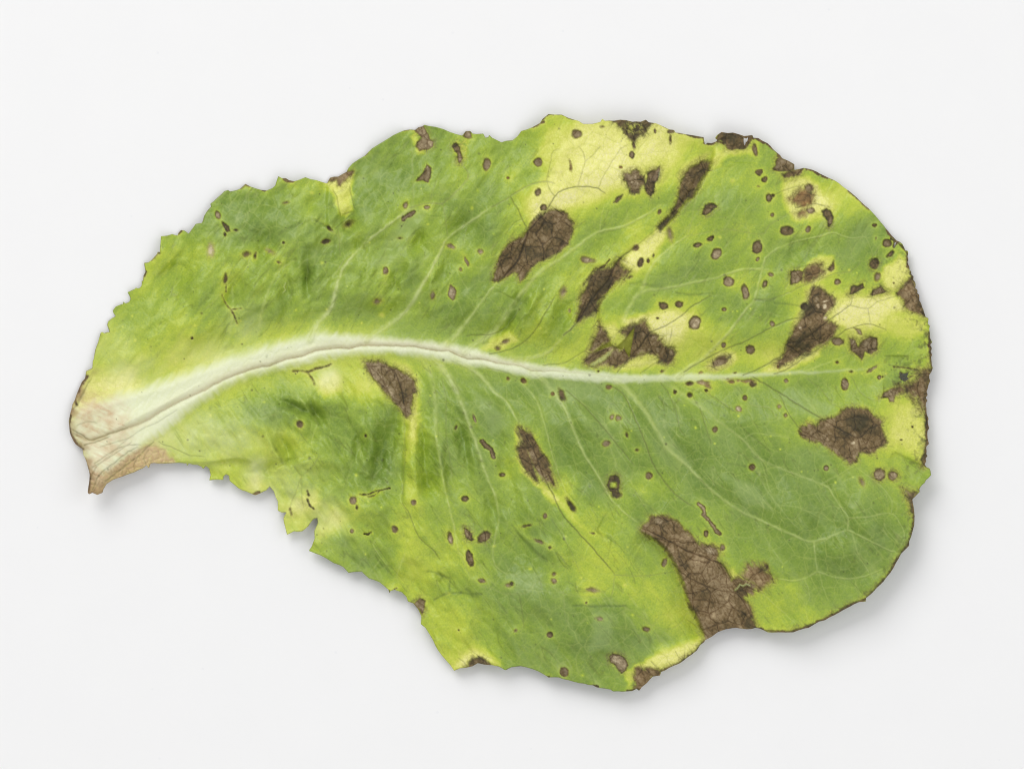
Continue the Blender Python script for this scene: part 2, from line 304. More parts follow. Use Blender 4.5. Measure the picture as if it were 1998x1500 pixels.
# thin brown / dark strokes: half-width tone fuzz orange|line
STROKE = """
4 .68 1.2 .1|1363,983 1372,990 1375,1000 1373,1004 1386,1018 1396,1032 1404,1041
4 .6 1.5 0|786,428 796,421 808,414
4 .6 1.5 0|941,860 948,870 957,876 963,892
1.4 .12 1.6 0|702,964 712,965 722,963 735,958 748,955 760,952
1.4 .2 1.2 0|718,969 730,966 740,958
1.6 .08 1.2 0|711,1042 718,1042 724,1038
1.6 .4 3 .2|572,724 590,724 602,726 615,720 632,716 645,711
1.4 .45 3 0|600,726 610,740 614,750
2.5 .3 2 0|1166,526 1178,520 1190,506
3.5 .32 3 .1|1772,500 1778,530 1784,556
4 .28 2.5 .1|1790,575 1800,600 1806,614
3 .35 3 .1|1813,650 1816,690 1817,720 1812,750
4.5 .3 3 .1|1810,760 1807,790 1810,830 1810,860 1806,905
4.5 .28 4 .1|1778,974 1783,1000 1783,1024 1774,1060 1750,1092
3 .28 3 .1|1750,1092 1738,1114 1724,1132 1690,1168
3.6 .34 3 .3|1690,1168 1660,1181 1620,1203 1578,1223 1548,1232
2.2 .34 2 .3|1548,1232 1520,1232 1490,1229 1474,1225
2.6 .3 2.5 .2|1374,1250 1360,1267 1330,1290 1290,1309
2.2 .3 1.5 .1|1340,262 1356,267 1372,269
2.6 .34 1.5 .1|1374,280 1388,281 1398,276 1412,280
2.5 .34 2 .1|1657,373 1668,381 1680,394 1694,407
1.6 .25 1.5 0|1516,306 1524,304
2 .32 1.5 .1|1738,466 1752,474 1766,488 1772,500
1.6 .4 1.5 .1|1058,234 1070,224 1080,225
2.4 .45 2 .1|1040,248 1052,242 1060,238
1.4 .4 1.5 0|788,255 802,252 812,256
1.6 .25 1.2 0|712,304 718,299
1.6 .25 1.2 0|510,371 518,373
2.2 .5 2 .1|468,367 479,361 487,364
1.8 .5 1.5 0|349,456 354,450
1.8 .3 1.5 0|307,494 311,494
1.6 .5 1.8 .1|296,508 306,497
2.2 .4 1.8 0|281,540 285,531
2.4 .5 2 .1|150,790 147,778 156,755 170,735
1.6 .3 1.5 0|138,810 136,830 139,850
2.6 .45 2.5 .2|139,850 150,867 162,876
2 .45 2 .1|171,910 175,930 173,960
1.6 .15 1.2 0|1066,1319 1072,1320
2.4 .2 1.2 0|1158,1337 1166,1339
2.4 .2 1.5 0|1224,1347 1246,1344
1.3 .2 1.2 0|759,1151 760,1158
1.8 .12 1.2 0|770,1149 774,1147
2 .5 1.5 .3|494,964 506,960
1.0 .3 2.2 0|433,575 442,595 453,608 463,632
1.1 .2 1.2 0|441,556 441,570
0.8 .3 2.2 0|452,604 470,602
2.2 .3 2 .1|1262,249 1272,240
2.4 .25 2 0|599,958 603,966
1.8 .25 2 0|600,974 604,986 612,992
2.2 .38 3 .1|566,994 569,1004
1.2 .5 3.5 .1|1740,766 1760,752 1770,740 1790,728
0.8 .45 2.5 0|1744,716 1770,718 1800,724
"""

# olive marks; crease and dimple shade painted in as dark olive strokes: half-width, strength|line
OLIVE = """
3 .7|835,1114 850,1116 870,1126 878,1128
2.5 .8|848,1170 865,1160 885,1157 915,1157 940,1160
5 .7|912,1150 920,1158 930,1162
2.2 .6|878,1130 878,1150 880,1162
2.2 .75|1118,1182 1150,1182 1190,1182 1222,1182
2.5 .5|1120,1150 1140,1153 1180,1155
2.2 .5|1110,1134 1122,1142 1140,1150
4 .35|1240,1010 1250,1020 1262,1030
3 .45|1254,556 1300,562
2.5 .6|1320,572 1350,575 1390,572
3 .45|1254,550 1230,555
2.5 .55|1470,582 1500,588 1512,583
2 .6|1512,592 1540,594 1565,597
2.5 .5|1420,905 1450,908 1470,918 1480,926
3 .4|546,455 570,444 590,436
3 .5|595,432 612,427 628,438 640,446
3 .35|700,462 720,456
3 .6|1174,1044 1160,1032
4 .5|1180,1046 1192,1048
3 .45|860,884 868,920 876,960 880,968
2.5 .4|880,974 892,982
3 .5|1000,1025 1020,1050 1050,1080 1068,1094
3 .4|770,870 760,910 755,930
4 .3|545,796 575,795
4 .35|1270,708 1240,716
3 .5|1010,584 1016,592 1030,580
4 .25|1750,745 1740,760
3 .4|1280,455 1262,470
5 .55|560,797 580,792 592,800
4 .5|606,790 616,812 622,826
3 .5|532,868 546,888 552,905
3 .35|786,868 785,920 784,960
4 .3|737,880 728,920 722,950
3 .4|640,462 654,474 648,492 630,496
2.5 .4|672,448 690,458 708,454
3 .35|690,420 680,440
3 .4|562,540 570,570 564,600
2.5 .35|600,510 604,540
3 .35|704,530 702,560
3 .35|1010,572 1004,590 992,612
3 .35|850,905 856,930
3 .3|905,840 895,890
2.5 .4|1372,778 1400,790 1430,800
3 .35|1240,960 1262,985 1275,998
"""

# veins and one painted glint, a short pale squiggle: pale dark w0 w1|line
VEIN_GLINT = """
.95 0 9 2.6|606,664 612,650 620,630 644,604 652,580 664,536 690,496 740,452 800,408
.45 .45 2.4 1.6|800,406 838,396 864,397 876,388 914,346 900,320
.3 .35 1.6 1.2|864,397 868,420 873,462
.9 0 8 2.6|716,664 730,652 780,618 800,596 830,546 860,490 874,464 930,424 960,404
.35 .55 2.4 1.6|960,404 996,384 1030,362 1066,354 1082,358
.0 .7 1.4 1.4|996,384 1012,410 1018,428 1030,446
.0 .5 1.2 1|1018,428 1004,434 986,458
.85 0 7 2.2|872,672 896,646 930,602 955,570 972,550
.0 1 2.0 2.0|972,550 1008,512 1020,484 1032,450
.1 .9 1.8 1.2|1032,450 1066,412 1082,384 1096,372 1128,365 1168,368 1180,378
.0 .45 1.0 .9|1082,384 1072,368 1066,354 1074,320 1080,295 1090,290
.0 .4 1.0 .9|1128,365 1134,340 1142,315 1140,300 1130,287
.0 .4 1.0 .9|1168,368 1180,340 1200,308 1212,290 1230,280
.0 .4 1.0 .9|1142,315 1160,300 1172,285
.85 0 9 2.2|906,690 924,674 970,642 990,610 1020,570 1050,534 1100,500 1140,470 1170,452 1214,442 1260,420 1290,400
.4 0 2.0 1|1170,452 1174,420 1180,396
.35 0 2.0 1|1214,442 1240,448
.8 .1 7 2.5|1000,700 1030,700 1070,686 1100,654 1124,630
.0 .9 1.8 1.8|1100,654 1124,630 1160,578 1188,546 1204,510 1240,482
.0 .5 1.2 1.2|1240,482 1290,440 1318,418
.0 .75 1.3 1.3|956,690 990,683 1020,668 1044,644 1076,590 1086,575
.0 .65 1.2 1.2|910,655 960,652 985,640
.0 .6 1.2 1.2|1060,712 1100,708 1140,686 1152,690
.1 .8 1.4 1.3|1204,726 1228,698 1250,674 1270,648 1300,636 1330,616 1350,598 1388,578
.0 .5 1 1|1250,728 1276,710 1300,690 1312,640
.75 .0 3.5 2.2|1216,626 1228,598 1252,570 1300,562 1350,552 1396,542 1450,526 1500,526
.7 .0 4 1.8|1252,570 1256,552 1270,524 1280,508 1320,474 1340,460
.35 .2 1.8 1.2|1340,462 1350,430 1360,380 1380,330
.3 .3 1.5 1.2|1344,460 1400,450 1414,447 1488,457 1500,440 1546,412 1552,406
.0 .75 1.2 1.1|1552,406 1566,402 1592,398 1610,402
.0 .7 1.2 1|1552,406 1549,382 1568,360
.0 .5 1.2 1|1502,384 1530,372 1562,362
.3 .0 1.5 1|1414,447 1440,400 1470,372
.35 .0 1.5 1|1480,460 1500,496
.9 .1 7 2.4|1322,736 1334,726 1380,692 1420,650 1450,612 1472,586
.75 .0 2.4 1.4|1472,586 1488,524 1500,496 1550,472 1598,462 1624,454 1658,464 1690,462
.3 .45 1.6 1.2|1472,586 1510,582 1540,570 1566,558 1600,546 1630,533 1658,530 1680,510
.1 .75 1.8 1.4|1334,726 1400,688 1450,668 1500,642 1546,622 1570,620 1600,596
.15 .8 1.8 1.3|1450,732 1470,724 1516,700 1550,676 1588,648 1624,620 1658,596 1662,578
.0 .5 1.1 .9|1658,596 1694,602 1710,590 1750,578
.0 .45 1 .9|1694,602 1698,632
.1 .75 1.6 1.2|1510,730 1530,724 1570,698 1610,672 1650,644 1662,640 1696,632 1730,644
.5 .0 2 1|1560,728 1620,706 1660,690
.5 0 8 2|470,694 500,660 514,596 540,534 572,510
.4 0 7 2|420,706 445,660 454,600 452,560
.45 0 3 1.4|650,540 664,520 690,490
.3 0 2 1|540,534 560,490 590,450
.3 0 2 1.5|404,600 440,560 450,520
.35 .4 1.4 1.2|664,500 660,450 655,446
.0 .6 1.1 1|655,446 670,432 690,414 664,420
.0 .55 1 .9|692,408 684,376 682,362
.0 .5 1 .9|664,424 656,380 650,370
.3 .2 1.4 1|806,398 806,350 804,300 802,255
.25 .2 1.4 1|838,396 846,365
.85 0 10 2.6|846,700 862,716 886,754 902,790 916,830 934,880 950,930 964,962 974,1010
.6 .05 2.4 1.6|974,1010 964,1062 962,1090 966,1104 990,1122
.85 0 9 2.4|884,700 908,712 934,730 962,762 990,786 1010,822
.1 .85 1.6 1.4|1026,850 1046,890 1060,930 1080,966 1098,1004 1130,1040 1166,1080 1198,1118
.6 0 3 1.5|1032,862 1050,900 1064,930 1080,962
.3 .4 1.5 1.1|1198,1121 1250,1123 1290,1119 1322,1114
.3 .35 1.4 1.1|1200,1123 1196,1150 1192,1166
.25 .2 1.3 1|1098,1004 1100,1045 1125,1100 1138,1130 1150,1132
.6 0 2.4 1.4|1016,744 1046,780 1062,826 1076,880 1090,925 1104,960
.3 .3 2 1.4|950,718 990,728 1016,744
.75 0 6 2.2|1036,724 1050,734 1074,758 1102,798 1120,842 1140,886 1160,918 1180,950 1190,970 1218,1000 1244,1018
.2 .6 1.6 1.2|1104,762 1134,786 1162,816 1190,850 1230,898 1238,908
.3 .1 1.4 1|1238,908 1232,940 1250,975 1268,1000
.25 .65 2 1.4|1190,752 1198,756 1218,772 1234,804 1258,860 1278,912 1314,960 1360,994
.75 0 5 2.4|1200,744 1216,754 1254,794 1278,834 1304,876 1338,906 1376,944 1430,988 1490,1018 1550,1044 1588,1056 1654,1033
.7 0 2.2 1.6|1588,1056 1594,1114
.65 0 1.8 1.3|1594,1114 1570,1128 1548,1132 1516,1128
.65 0 1.8 1.3|1594,1114 1630,1126 1666,1128 1698,1120 1722,1110
.75 0 2 1.5|1654,1033 1720,1066 1750,1078
.45 0 1.5 1|1664,1040 1674,1080 1698,1120
.4 0 1.3 .9|1598,1118 1606,1144 1616,1170
.4 0 1.3 .9|1570,1128 1580,1162 1572,1180 1576,1210
.35 0 1.3 .9|1666,1128 1680,1160
.5 0 1.3 1|1486,1155 1520,1186 1548,1212 1558,1222
.6 .1 4 2|1288,742 1300,748 1330,768 1366,792 1410,828 1450,858 1482,894 1530,916 1602,944
.7 0 2.2 1.8|1602,944 1616,952 1636,982 1654,1010 1654,1033
.6 0 1.6 1.2|1654,1010 1694,1008 1738,1001 1758,1024 1765,1048 1750,1078
.5 0 1.6 1|1602,944 1650,918 1670,906
.5 0 1.4 1|1738,1001 1740,978 1720,950 1670,910
.4 0 1.3 1|1740,978 1752,982 1750,992
.4 0 1.4 1|1484,894 1500,950 1510,976 1514,985 1504,1012
.35 0 1.2 .9|1514,985 1560,990 1600,1010 1630,1015
.4 .0 1.5 1|1452,856 1470,845 1510,850 1540,854
.35 .0 1.2 1|1338,904 1360,896 1396,894
.3 .0 1.2 1|1396,894 1430,930 1446,960
.15 .8 1.8 1.4|1470,736 1480,742 1524,768 1582,804 1630,832 1674,854 1694,838 1724,824
.0 .8 1.2 1|1674,854 1678,880 1670,900
.15 .6 1.3 1.1|1522,770 1540,808 1562,838 1590,854 1606,860
.2 .35 1.2 1|1574,738 1606,764 1624,788 1660,800
.2 .35 1.2 1|1660,734 1680,766 1706,782 1720,780
.2 .5 1.2 1|1290,748 1302,764 1316,795 1328,840 1336,850
.2 .5 1.2 1|1366,795 1376,830 1388,866
.2 .5 1.3 1.1|1376,764 1400,780 1440,806
.3 .3 1.2 1|1408,745 1440,760 1468,790 1500,796 1515,815
.4 0 6 1.6|544,736 554,744 586,780 620,826
.45 0 1.6 1.2|620,826 608,860 612,880
.25 .3 1.6 1.3|788,812 790,870 787,950 785,980
.1 .6 1.3 1.2|785,980 800,1008 818,1048 842,1070 860,1092
.2 .35 1.4 1.2|862,740 870,780 870,840 880,910 884,934
.6 0 7 2|820,694 840,730 850,790 852,860 870,960 884,1020 894,1070
.3 .15 2 1.5|894,1070 910,1110 930,1140 958,1146 986,1158 1026,1156 1054,1134 1100,1158 1150,1164 1192,1166
.3 .2 1.3 1|1192,1170 1230,1190 1278,1222 1310,1226 1330,1212 1340,1195
.2 .4 1.2 1|1340,1207 1355,1218 1368,1228
.3 .15 1.3 1|1100,1158 1104,1208 1112,1220
.15 .45 1.2 1|1012,1160 1018,1190 1022,1225
.3 .0 1.3 1|986,1100 1000,1124 1020,1110
.4 .0 1.4 1|746,1040 728,1060 744,1088 762,1110
.4 .0 1.3 1|744,1088 720,1120
.35 .0 1.3 1|790,1080 770,1130
.25 .35 1.2 1|624,890 600,920 588,928 570,906
.25 .35 1.2 1|588,928 575,965 566,990
.25 .35 1.2 1|588,928 588,960 592,990
.0 .85 1.8 1.4|758,716 772,730 782,755 788,785 793,812
.0 .75 1.3 1.2|716,712 740,732 752,752 762,775
.0 .6 1 1|744,715 746,735 754,752
.0 .5 1 1|1370,1070 1400,1090 1440,1140
.0 .9 2 1.5|1262,1034 1300,1052 1340,1074 1372,1086 1410,1102 1424,1128
.0 .7 1.5 1.2|1322,1110 1350,1130 1400,1150 1440,1160 1470,1210
.0 .5 1.2 1|1337,1170 1370,1170 1410,1178 1440,1190
.0 .5 1.2 1|1370,1130 1390,1170 1400,1210
.0 .6 1.3 1|1316,1060 1318,1082
.0 .6 1.2 1|1302,1040 1290,1026 1300,1010
.0 .55 1.3 1|185,905 220,880 255,868 275,868
.0 .6 1.3 1.1|300,862 290,870 270,890 240,912 205,940
.0 .5 1 1|310,862 340,875 370,888 400,892
.0 .45 1 .9|270,888 262,905 262,916
.0 .45 1 .9|255,900 242,908 238,925
.0 .45 1 .9|290,878 280,895 284,906
.0 .35 1 .9|345,800 310,822 260,848 200,900
1 0 1.4 1.2|557,552 554,560 557,566 552,573
.0 .6 1.4 1.2|142,838 160,848 176,858 200,852 226,842 250,836
.0 .7 1.6 1.4|164,868 186,862 214,852
.0 .55 1.4 1.2|140,800 150,792 158,778 172,748 178,738
.0 .5 1.2 1|146,795 160,770 174,742
.0 .5 1.2 1|180,912 205,898 235,878 258,862
.0 .6 1.4 1.2|180,955 195,925 220,905 250,882 268,872
.0 .5 1.2 1|176,935 186,915 198,900
.0 .4 1.2 1|150,830 170,822 190,826
.0 .4 1.2 1|195,872 230,862 262,850
.0 .6 1.2 1|1256,1300 1252,1310 1258,1318
.0 .5 1.2 1|1318,1270 1324,1280 1332,1288
.0 .5 1.2 1|1270,1290 1280,1300 1284,1310
.0 .5 1.2 1|895,1284 905,1292 912,1300
.0 .5 1.2 1|940,1284 944,1276
.0 .55 1 1|1270,240 1270,234
"""

MID = P("150,850 180,858 220,844 280,824 330,794 390,766 440,740 500,718 526,714 556,702 588,696 612,686 656,679 680,680 712,674 750,675 800,676 828,680 860,686 876,685 900,696 912,701 944,702 980,710 1016,714 1040,724 1080,724 1120,727 1200,736 1300,738 1400,735 1460,732 1550,728 1640,723 1700,721 1750,716")
MIDPOLY = P("150,800 230,770 300,752 380,722 450,695 520,672 600,652 612,646 700,652 800,661 860,667 930,680 1000,700 1100,717 1200,729 1300,730 1400,729 1500,726 1600,722 1700,718 1700,721 1600,728 1500,734 1400,742 1300,746 1200,748 1100,741 1040,738 980,726 900,712 840,700 760,690 690,692 620,704 560,718 500,730 440,754 390,785 330,833 280,872 230,910 190,945 172,925 160,876 136,840")
PETIOLE = P("130,790 150,760 205,762 240,790 262,830 250,862 262,878 300,868 338,880 338,905 300,910 272,920 230,934 205,950 198,968 168,970 170,915 160,878 140,855")
DRY = P("171,915 200,925 232,902 262,878 290,868 322,878 340,900 300,908 272,918 240,931 208,946 200,968 168,968")

# relief: folds (steps). height width reach|line ; the side to the right of travel (y down) is raised
STEP = """
40 3.5 60|1378,1252 1369,1226 1358,1202 1344,1178 1337,1150 1330,1130 1322,1110 1310,1086 1298,1070 1280,1054 1262,1044 1244,1030
18 3.5 40|1286,450 1302,438 1318,420 1330,404 1340,392 1352,384 1360,372 1370,348 1384,328 1388,315 1396,280
10 4 30|1150,690 1160,668 1168,640 1168,606 1171,586 1188,570 1214,546
-9 4 40|812,800 797,830 788,900 787,970 778,985
12 2.5 25|500,903 460,896 400,904 340,903
10 3 22|655,448 640,440 638,400 640,356
8 4 30|1808,912 1780,898 1740,880
7 5 35|640,446 625,432 608,427 590,432 560,448
8 5 30|590,805 575,797 545,797
10 5 30|1162,1034 1186,1046 1196,1048
9 5 35|1008,550 1010,565 1000,585
-8 5 30|1000,1025 1020,1050 1050,1082 1068,1095
7 5 30|1245,475 1215,502 1190,515 1150,522
"""
# dimples and bumps x y rx ry angle height
BUMP = """
635 475 24 26 0 -7;600 455 45 30 0 6;682 440 20 16 0 -6;560 565 12 40 10 -6;600 540 10 40 0 -7;545 600 20 50 15 4;660 600 25 60 25 4
580 795 40 10 20 -8;615 800 10 28 -30 -8;640 790 30 22 0 5;560 880 12 40 -20 -6;530 870 12 40 -20 5;545 905 50 8 -15 -5;590 900 40 16 0 5
700 880 12 60 15 -7;740 900 14 70 12 -9;765 860 12 60 10 -6;720 830 16 40 10 5;690 920 30 40 0 5;735 990 36 24 0 7;715 930 18 14 0 -6
828 880 12 60 -5 -7;812 900 14 60 0 5;860 900 12 60 -5 6;838 945 18 20 0 -7;905 870 12 60 -12 -6;925 900 14 60 -14 4;985 900 14 70 -14 -5
1000 1080 30 40 0 -6;960 1000 14 50 -20 -6;1040 1010 20 40 -30 6;1090 1070 40 30 30 6
770 560 14 40 20 -6;800 520 16 40 25 5;720 530 16 40 25 5;745 480 30 16 -20 -5;700 480 16 14 0 -5;820 470 14 24 15 -6;850 540 14 40 25 5
905 440 24 20 0 -6;950 430 24 30 0 5;870 520 12 40 25 -5;460 580 20 40 0 -5;400 560 24 50 10 4;350 540 26 50 15 -5;330 500 30 26 0 4
500 560 16 40 10 5;430 480 30 40 0 4;470 430 40 30 0 5;520 480 26 26 0 -4;300 610 30 40 20 3;1000 620 10 50 30 -7;1030 600 12 50 30 6
1070 610 14 50 25 5;1100 620 12 40 30 -4;1180 480 40 30 -30 -5;1300 520 50 30 -30 4;1420 420 60 40 0 4;1650 430 50 50 0 6;1560 490 40 24 -20 -5
1690 1000 60 50 0 5;1620 1010 40 40 0 -6;1640 1080 40 30 0 6;1700 1040 30 30 0 4;1560 1000 60 40 20 5;1450 950 70 40 35 5;1350 860 30 70 -35 5
1270 870 26 80 -30 5;1150 830 20 70 -35 5;1100 880 16 70 -25 -4;1200 900 20 60 -30 -4;1060 1170 60 30 0 6;1130 1240 70 50 0 5;960 1200 50 50 0 -4
"""

# macro lift of the sheet off the table: x y height(px)
LIFT = """
150 840 8;185 955 62;260 915 46;340 900 24;420 930 16;500 960 24;560 1040 26;610 1075 30;700 1115 26;760 1150 28;830 1220 20;886 1305 22;1000 1300 38;1110 1325 42;1240 1345 40
1330 1290 52;1400 1230 30;1480 1228 40;1560 1230 66;1690 1168 74;1760 1080 74;1784 1000 62;1812 920 54;1808 830 34;1816 700 38;1804 610 34;1772 500 22;1700 412 8;1600 340 8
1520 300 18;1430 260 36;1370 268 26;1260 235 40;1160 242 38;1070 224 30;980 277 12;900 262 9;828 246 6;740 282 4;680 330 6;600 348 16;540 350 12;480 362 12;420 390 6;314 462 5;250 572 2;200 650 2;180 720 3
300 800 14;500 700 12;700 670 12;900 695 12;1100 725 14;1300 738 16;1500 730 20;1650 724 26;500 560 18;700 500 20;900 450 22;1100 400 26;1300 380 22;1500 400 20;1650 480 20;1400 560 22;1600 620 26
600 850 20;750 900 24;900 900 24;1050 900 26;1200 880 26;1400 880 30;1550 860 30;1650 900 34;1650 1020 54;1550 1080 48;1420 1020 36;1250 1080 38;1120 1120 34;1000 1150 32;900 1120 28;1200 1230 36
"""

# ------------------------------------------------------------------ outline with fine serration
def serrate(pts):
    rng = np.random.RandomState(7)
    out = []
    p = np.array(pts); n = len(p)
    area2 = np.sum(p[:, 0] * np.roll(p[:, 1], -1) - np.roll(p[:, 0], -1) * p[:, 1])
    sgn = 1 if area2 > 0 else -1
    for k in range(n):
        a = p[k]; b = p[(k + 1) % n]; e = b - a; L = np.hypot(*e)
        nrm = np.array([e[1], -e[0]]) / max(L, 1e-6) * sgn
        out.append(tuple(a))
        m = (a + b) / 2
        right = m[0] > 1640 and 470 < m[1] < 960
        low = m[0] > 900 and m[1] > 1180
        if L > 7:
            q = int(L // (5 if right else 8))
            for j in range(1, q):
                t = (j + rng.uniform(-.25, .25)) / q
                amp = rng.uniform(-.7, .9)
                if right: amp = rng.choice([-1.2, .2, 2.6], p=[.35, .4, .25]) + rng.uniform(-.4, .4)
                elif low and rng.rand() < .22: amp = rng.uniform(1.2, 2.4)
                elif m[0] < 560 and rng.rand() < .25: amp = rng.uniform(1, 2.2)
                out.append(tuple(a + e * t + nrm * amp))
    return out
OUTL = serrate(OUT)
sdf = poly_sdf(OUTL, PX, PY)
for h in HOLES:
    s = win(h, 30)
    sdf[s] = np.maximum(sdf[s], -poly_sdf(h, PX[s], PY[s]))

# ------------------------------------------------------------------ pigment fields
d = np.array([[int(c) for c in r] for r in CHL], float)
wx = PX + 10 * fbm(PX, PY, 60, 1) + 6 * fbm(PX, PY, 14, 2); wy = PY + 10 * fbm(PX, PY, 60, 3) + 6 * fbm(PX, PY, 14, 4)
def sample(dd, x, y):
    u = np.clip((x - 150) / 50, 0, dd.shape[1] - 1.001); v = np.clip((y - 250) / 50, 0, dd.shape[0] - 1.001)
    ui = u.astype(int); vi = v.astype(int); fu = u - ui; fv = v - vi
    fu = fu * fu * (3 - 2 * fu) * .6 + fu * .4; fv = fv * fv * (3 - 2 * fv) * .6 + fv * .4
    return (dd[vi, ui] * (1 - fu) + dd[vi, ui + 1] * fu) * (1 - fv) + (dd[vi + 1, ui] * (1 - fu) + dd[vi + 1, ui + 1] * fu) * fv
d = np.interp(d, np.arange(9), [.04, .16, .35, .47, .57, .66, .76, .86, .96])
chl = sample(d, wx, wy)
# streaks that follow the side veins
ang = np.where(PY < 715, -.95, 1.05) * np.ones_like(PX)
ang = np.where(PX > 1250, ang * .62, ang)
blend = sst(-60, 60, PY - np.interp(PX, [a[0] for a in MID], [a[1] for a in MID]))
ca, sa = np.cos(.95), np.sin(.95)
def streak(scale, seed, st=4.0):
    up = fbm((PX * ca - PY * sa) / st, PX * sa + PY * ca, scale, seed)
    dn = fbm((PX * ca + PY * sa) / st, -PX * sa + PY * ca, scale, seed + 5)
    return up * (1 - blend) + dn * blend
strk = streak(16, 11)
chl += .075 * strk + .03 * streak(44, 12, 3) + .012 * fbm(PX, PY, 34, 21) + .03 * fbm(PX, PY, 9, 22)

for ln in PALE.strip().splitlines():
    a, b = ln.split('|'); st, so = map(float, a.split()); pts = P(b)
    s = win(pts, so * 2 + 8)
    q = poly_sdf(pts, PX[s] + 5 * fbm(PX[s], PY[s], 14, 41), PY[s] + 5 * fbm(PX[s], PY[s], 14, 42))
    m = sst(so, -so, q) * st
    chl[s] = chl[s] * (1 - m) + .05 * m

vp = np.zeros_like(PX); vd = np.zeros_like(PX); vrel = np.zeros_like(PX); vid = np.zeros(PX.shape, int)
vdist = np.full(PX.shape, 60.0)
nside = 0
WOB = (1.5 * fbm(PX, PY, 12, 51), 1.5 * fbm(PX, PY, 12, 52))
VB = fbm(PX, PY, 9, 53, 2) + .5 * fbm(PX, PY, 40, 54, 2)
for ln in VEIN_GLINT.strip().splitlines():
    a, b = ln.split('|'); pa, da, w0, w1 = map(float, a.split()); pts = smooth_line(P(b))
    s = win(pts, 62)
    q, t, _ = line_dist(pts, PX[s] + WOB[0][s], PY[s] + WOB[1][s])
    w = w0 * np.exp(-t * 3.2) + w1
    w = np.minimum(w, w0 + (w1 - w0) * t + .3) if w0 <= 3 else w
    endf = sst(1.0, .9, t) * .4 + .6
    vp[s] = np.maximum(vp[s], pa * endf * np.clip(.95 + .5 * VB[s], .4, 1.2) * np.exp(-(q / (w * .85)) ** 2))
    vd[s] = np.maximum(vd[s], da * endf * np.exp(-(q / max(1.15, w1 * .95)) ** 2))
    k = max(pa, .55 * da) * min(1, (w0 + w1) / 5)
    vrel[s] = np.maximum(vrel[s], k * np.exp(-(q / 7.0) ** 2))
    vdist[s] = np.where(k > .3, np.minimum(vdist[s], q), vdist[s])
    if pa >= .55 and w0 >= 3:
        nside += 1
        vid[s] = np.where((q < np.maximum(w * .8, 2.2)) & (vid[s] == 0), nside, vid[s])
chl -= .10 * vp

# white midrib
q = poly_sdf(MIDPOLY, PX + 3 * fbm(PX, PY, 18, 61), PY + 3 * fbm(PX, PY, 18, 62)) + np.interp(PX, [150, 700, 1200, 1500], [8, 5, 2.5, 1.5]) * streak(7, 67, 5) + np.interp(PX, [150, 330, 480, 950, 1150], [-2, -1, 3, 3, 1])
msd = poly_sdf(MIDPOLY, PX, PY)
soft = np.interp(PX, [150, 400, 700, 1200, 1700], [18, 15, 10, 5, 4])
mstr = np.interp(PX, [150, 500, 900, 1100, 1300, 1500, 1620, 1700], [.97, .97, .97, .88, .64, .5, .36, .2])
white = sst(soft, -soft, q) * mstr * (1 + .16 * streak(5, 64, 9))
# veil of pale tissue beside the rib
halo = np.exp(-np.maximum(q, 0) / np.interp(PX, [150, 400, 800, 1300, 1700], [40, 30, 20, 10, 7])) * np.interp(PX, [150, 900, 1300, 1700], [.55, .5, .3, .1])
halo = halo * (.75 + .6 * streak(14, 63, 5))
chl = chl * (1 - .42 * halo)
white = np.maximum(white, .16 * halo)
white = np.maximum(white, .6 * np.clip(vp - .45, 0, 1) * sst(1300, 500, PX))
for (x, y, rx, ry, st) in ((400, 850, 110, 50, .30), (300, 860, 80, 40, .30), (250, 730, 70, 40, .22), (560, 960, 70, 60, .20), (640, 1010, 40, 40, .26), (500, 920, 22, 34, .38), (640, 735, 26, 22, .4), (440, 700, 90, 36, .2), (220, 690, 50, 60, .14), (480, 640, 40, 50, .14)):
    white = np.maximum(white, st * np.exp(-((PX - x) / rx) ** 2 - ((PY - y) / ry) ** 2) * (1 + .5 * streak(12, 65, 4) + .4 * fbm(PX, PY, 20, 66)))
# midrib crack
q, t, side = line_dist(smooth_line(MID), PX + WOB[0], PY + WOB[1])
cw = np.interp(PX, [150, 500, 900, 1100, 1250], [2.2, 1.7, 1.25, 1.0, 1.0]); cs = np.interp(PX, [150, 300, 520, 900, 1040, 1120, 1260], [.55, .3, .6, .75, .55, .3, 0])
crack = cs * np.exp(-(q / cw) ** 2)
ctan = np.interp(PX, [150, 300, 700, 1000, 1150], [.75, .5, .5, .3, 0]) * np.exp(-np.maximum(-side * q, side * q * .0 + 0) / 14) * np.exp(-(q / 14) ** 2) * (side < 0)
# petiole staining
tan = np.zeros_like(PX)
q2 = poly_sdf(PETIOLE, PX + 12 * fbm(PX, PY, 30, 71), PY + 12 * fbm(PX, PY, 30, 72))
tan = np.maximum(tan, sst(30, -25, q2) * (.40 + .5 * fbm(PX, PY, 22, 73) + .45 * fbm((PX + PY * .45) / 5, PY - PX * .45, 5, 74)))
q2 = poly_sdf(DRY, PX, PY)
dry = sst(7, -5, q2 + 4 * fbm(PX, PY, 9, 75))
tan = np.maximum(tan, dry * (.95 + .2 * fbm(PX, PY, 8, 76)))
tan = np.maximum(tan, ctan)
for (x, y, rx, ry, st) in ((214, 808, 16, 9, .8), (195, 820, 8, 6, .6), (170, 842, 22, 8, .6), (176, 866, 26, 8, .7), (230, 842, 50, 7, .5), (160, 826, 14, 16, .35), (190, 895, 16, 6, .6), (176, 905, 10, 16, .7)):
    x2 = PX - x; y2 = PY - y + .28 * x2
    tan = np.maximum(tan, st * np.exp(-(x2 / rx) ** 2 - (y2 / ry) ** 2) * (1 + .5 * fbm(PX, PY, 7, 77)))
tan = np.clip(tan, 0, 1)
umber = sst(22, 2, -sdf) * sst(300, 190, PX) * sst(700, 760, PY) * np.clip(.55 + .9 * fbm(PX, PY, 16, 78), 0, 1)

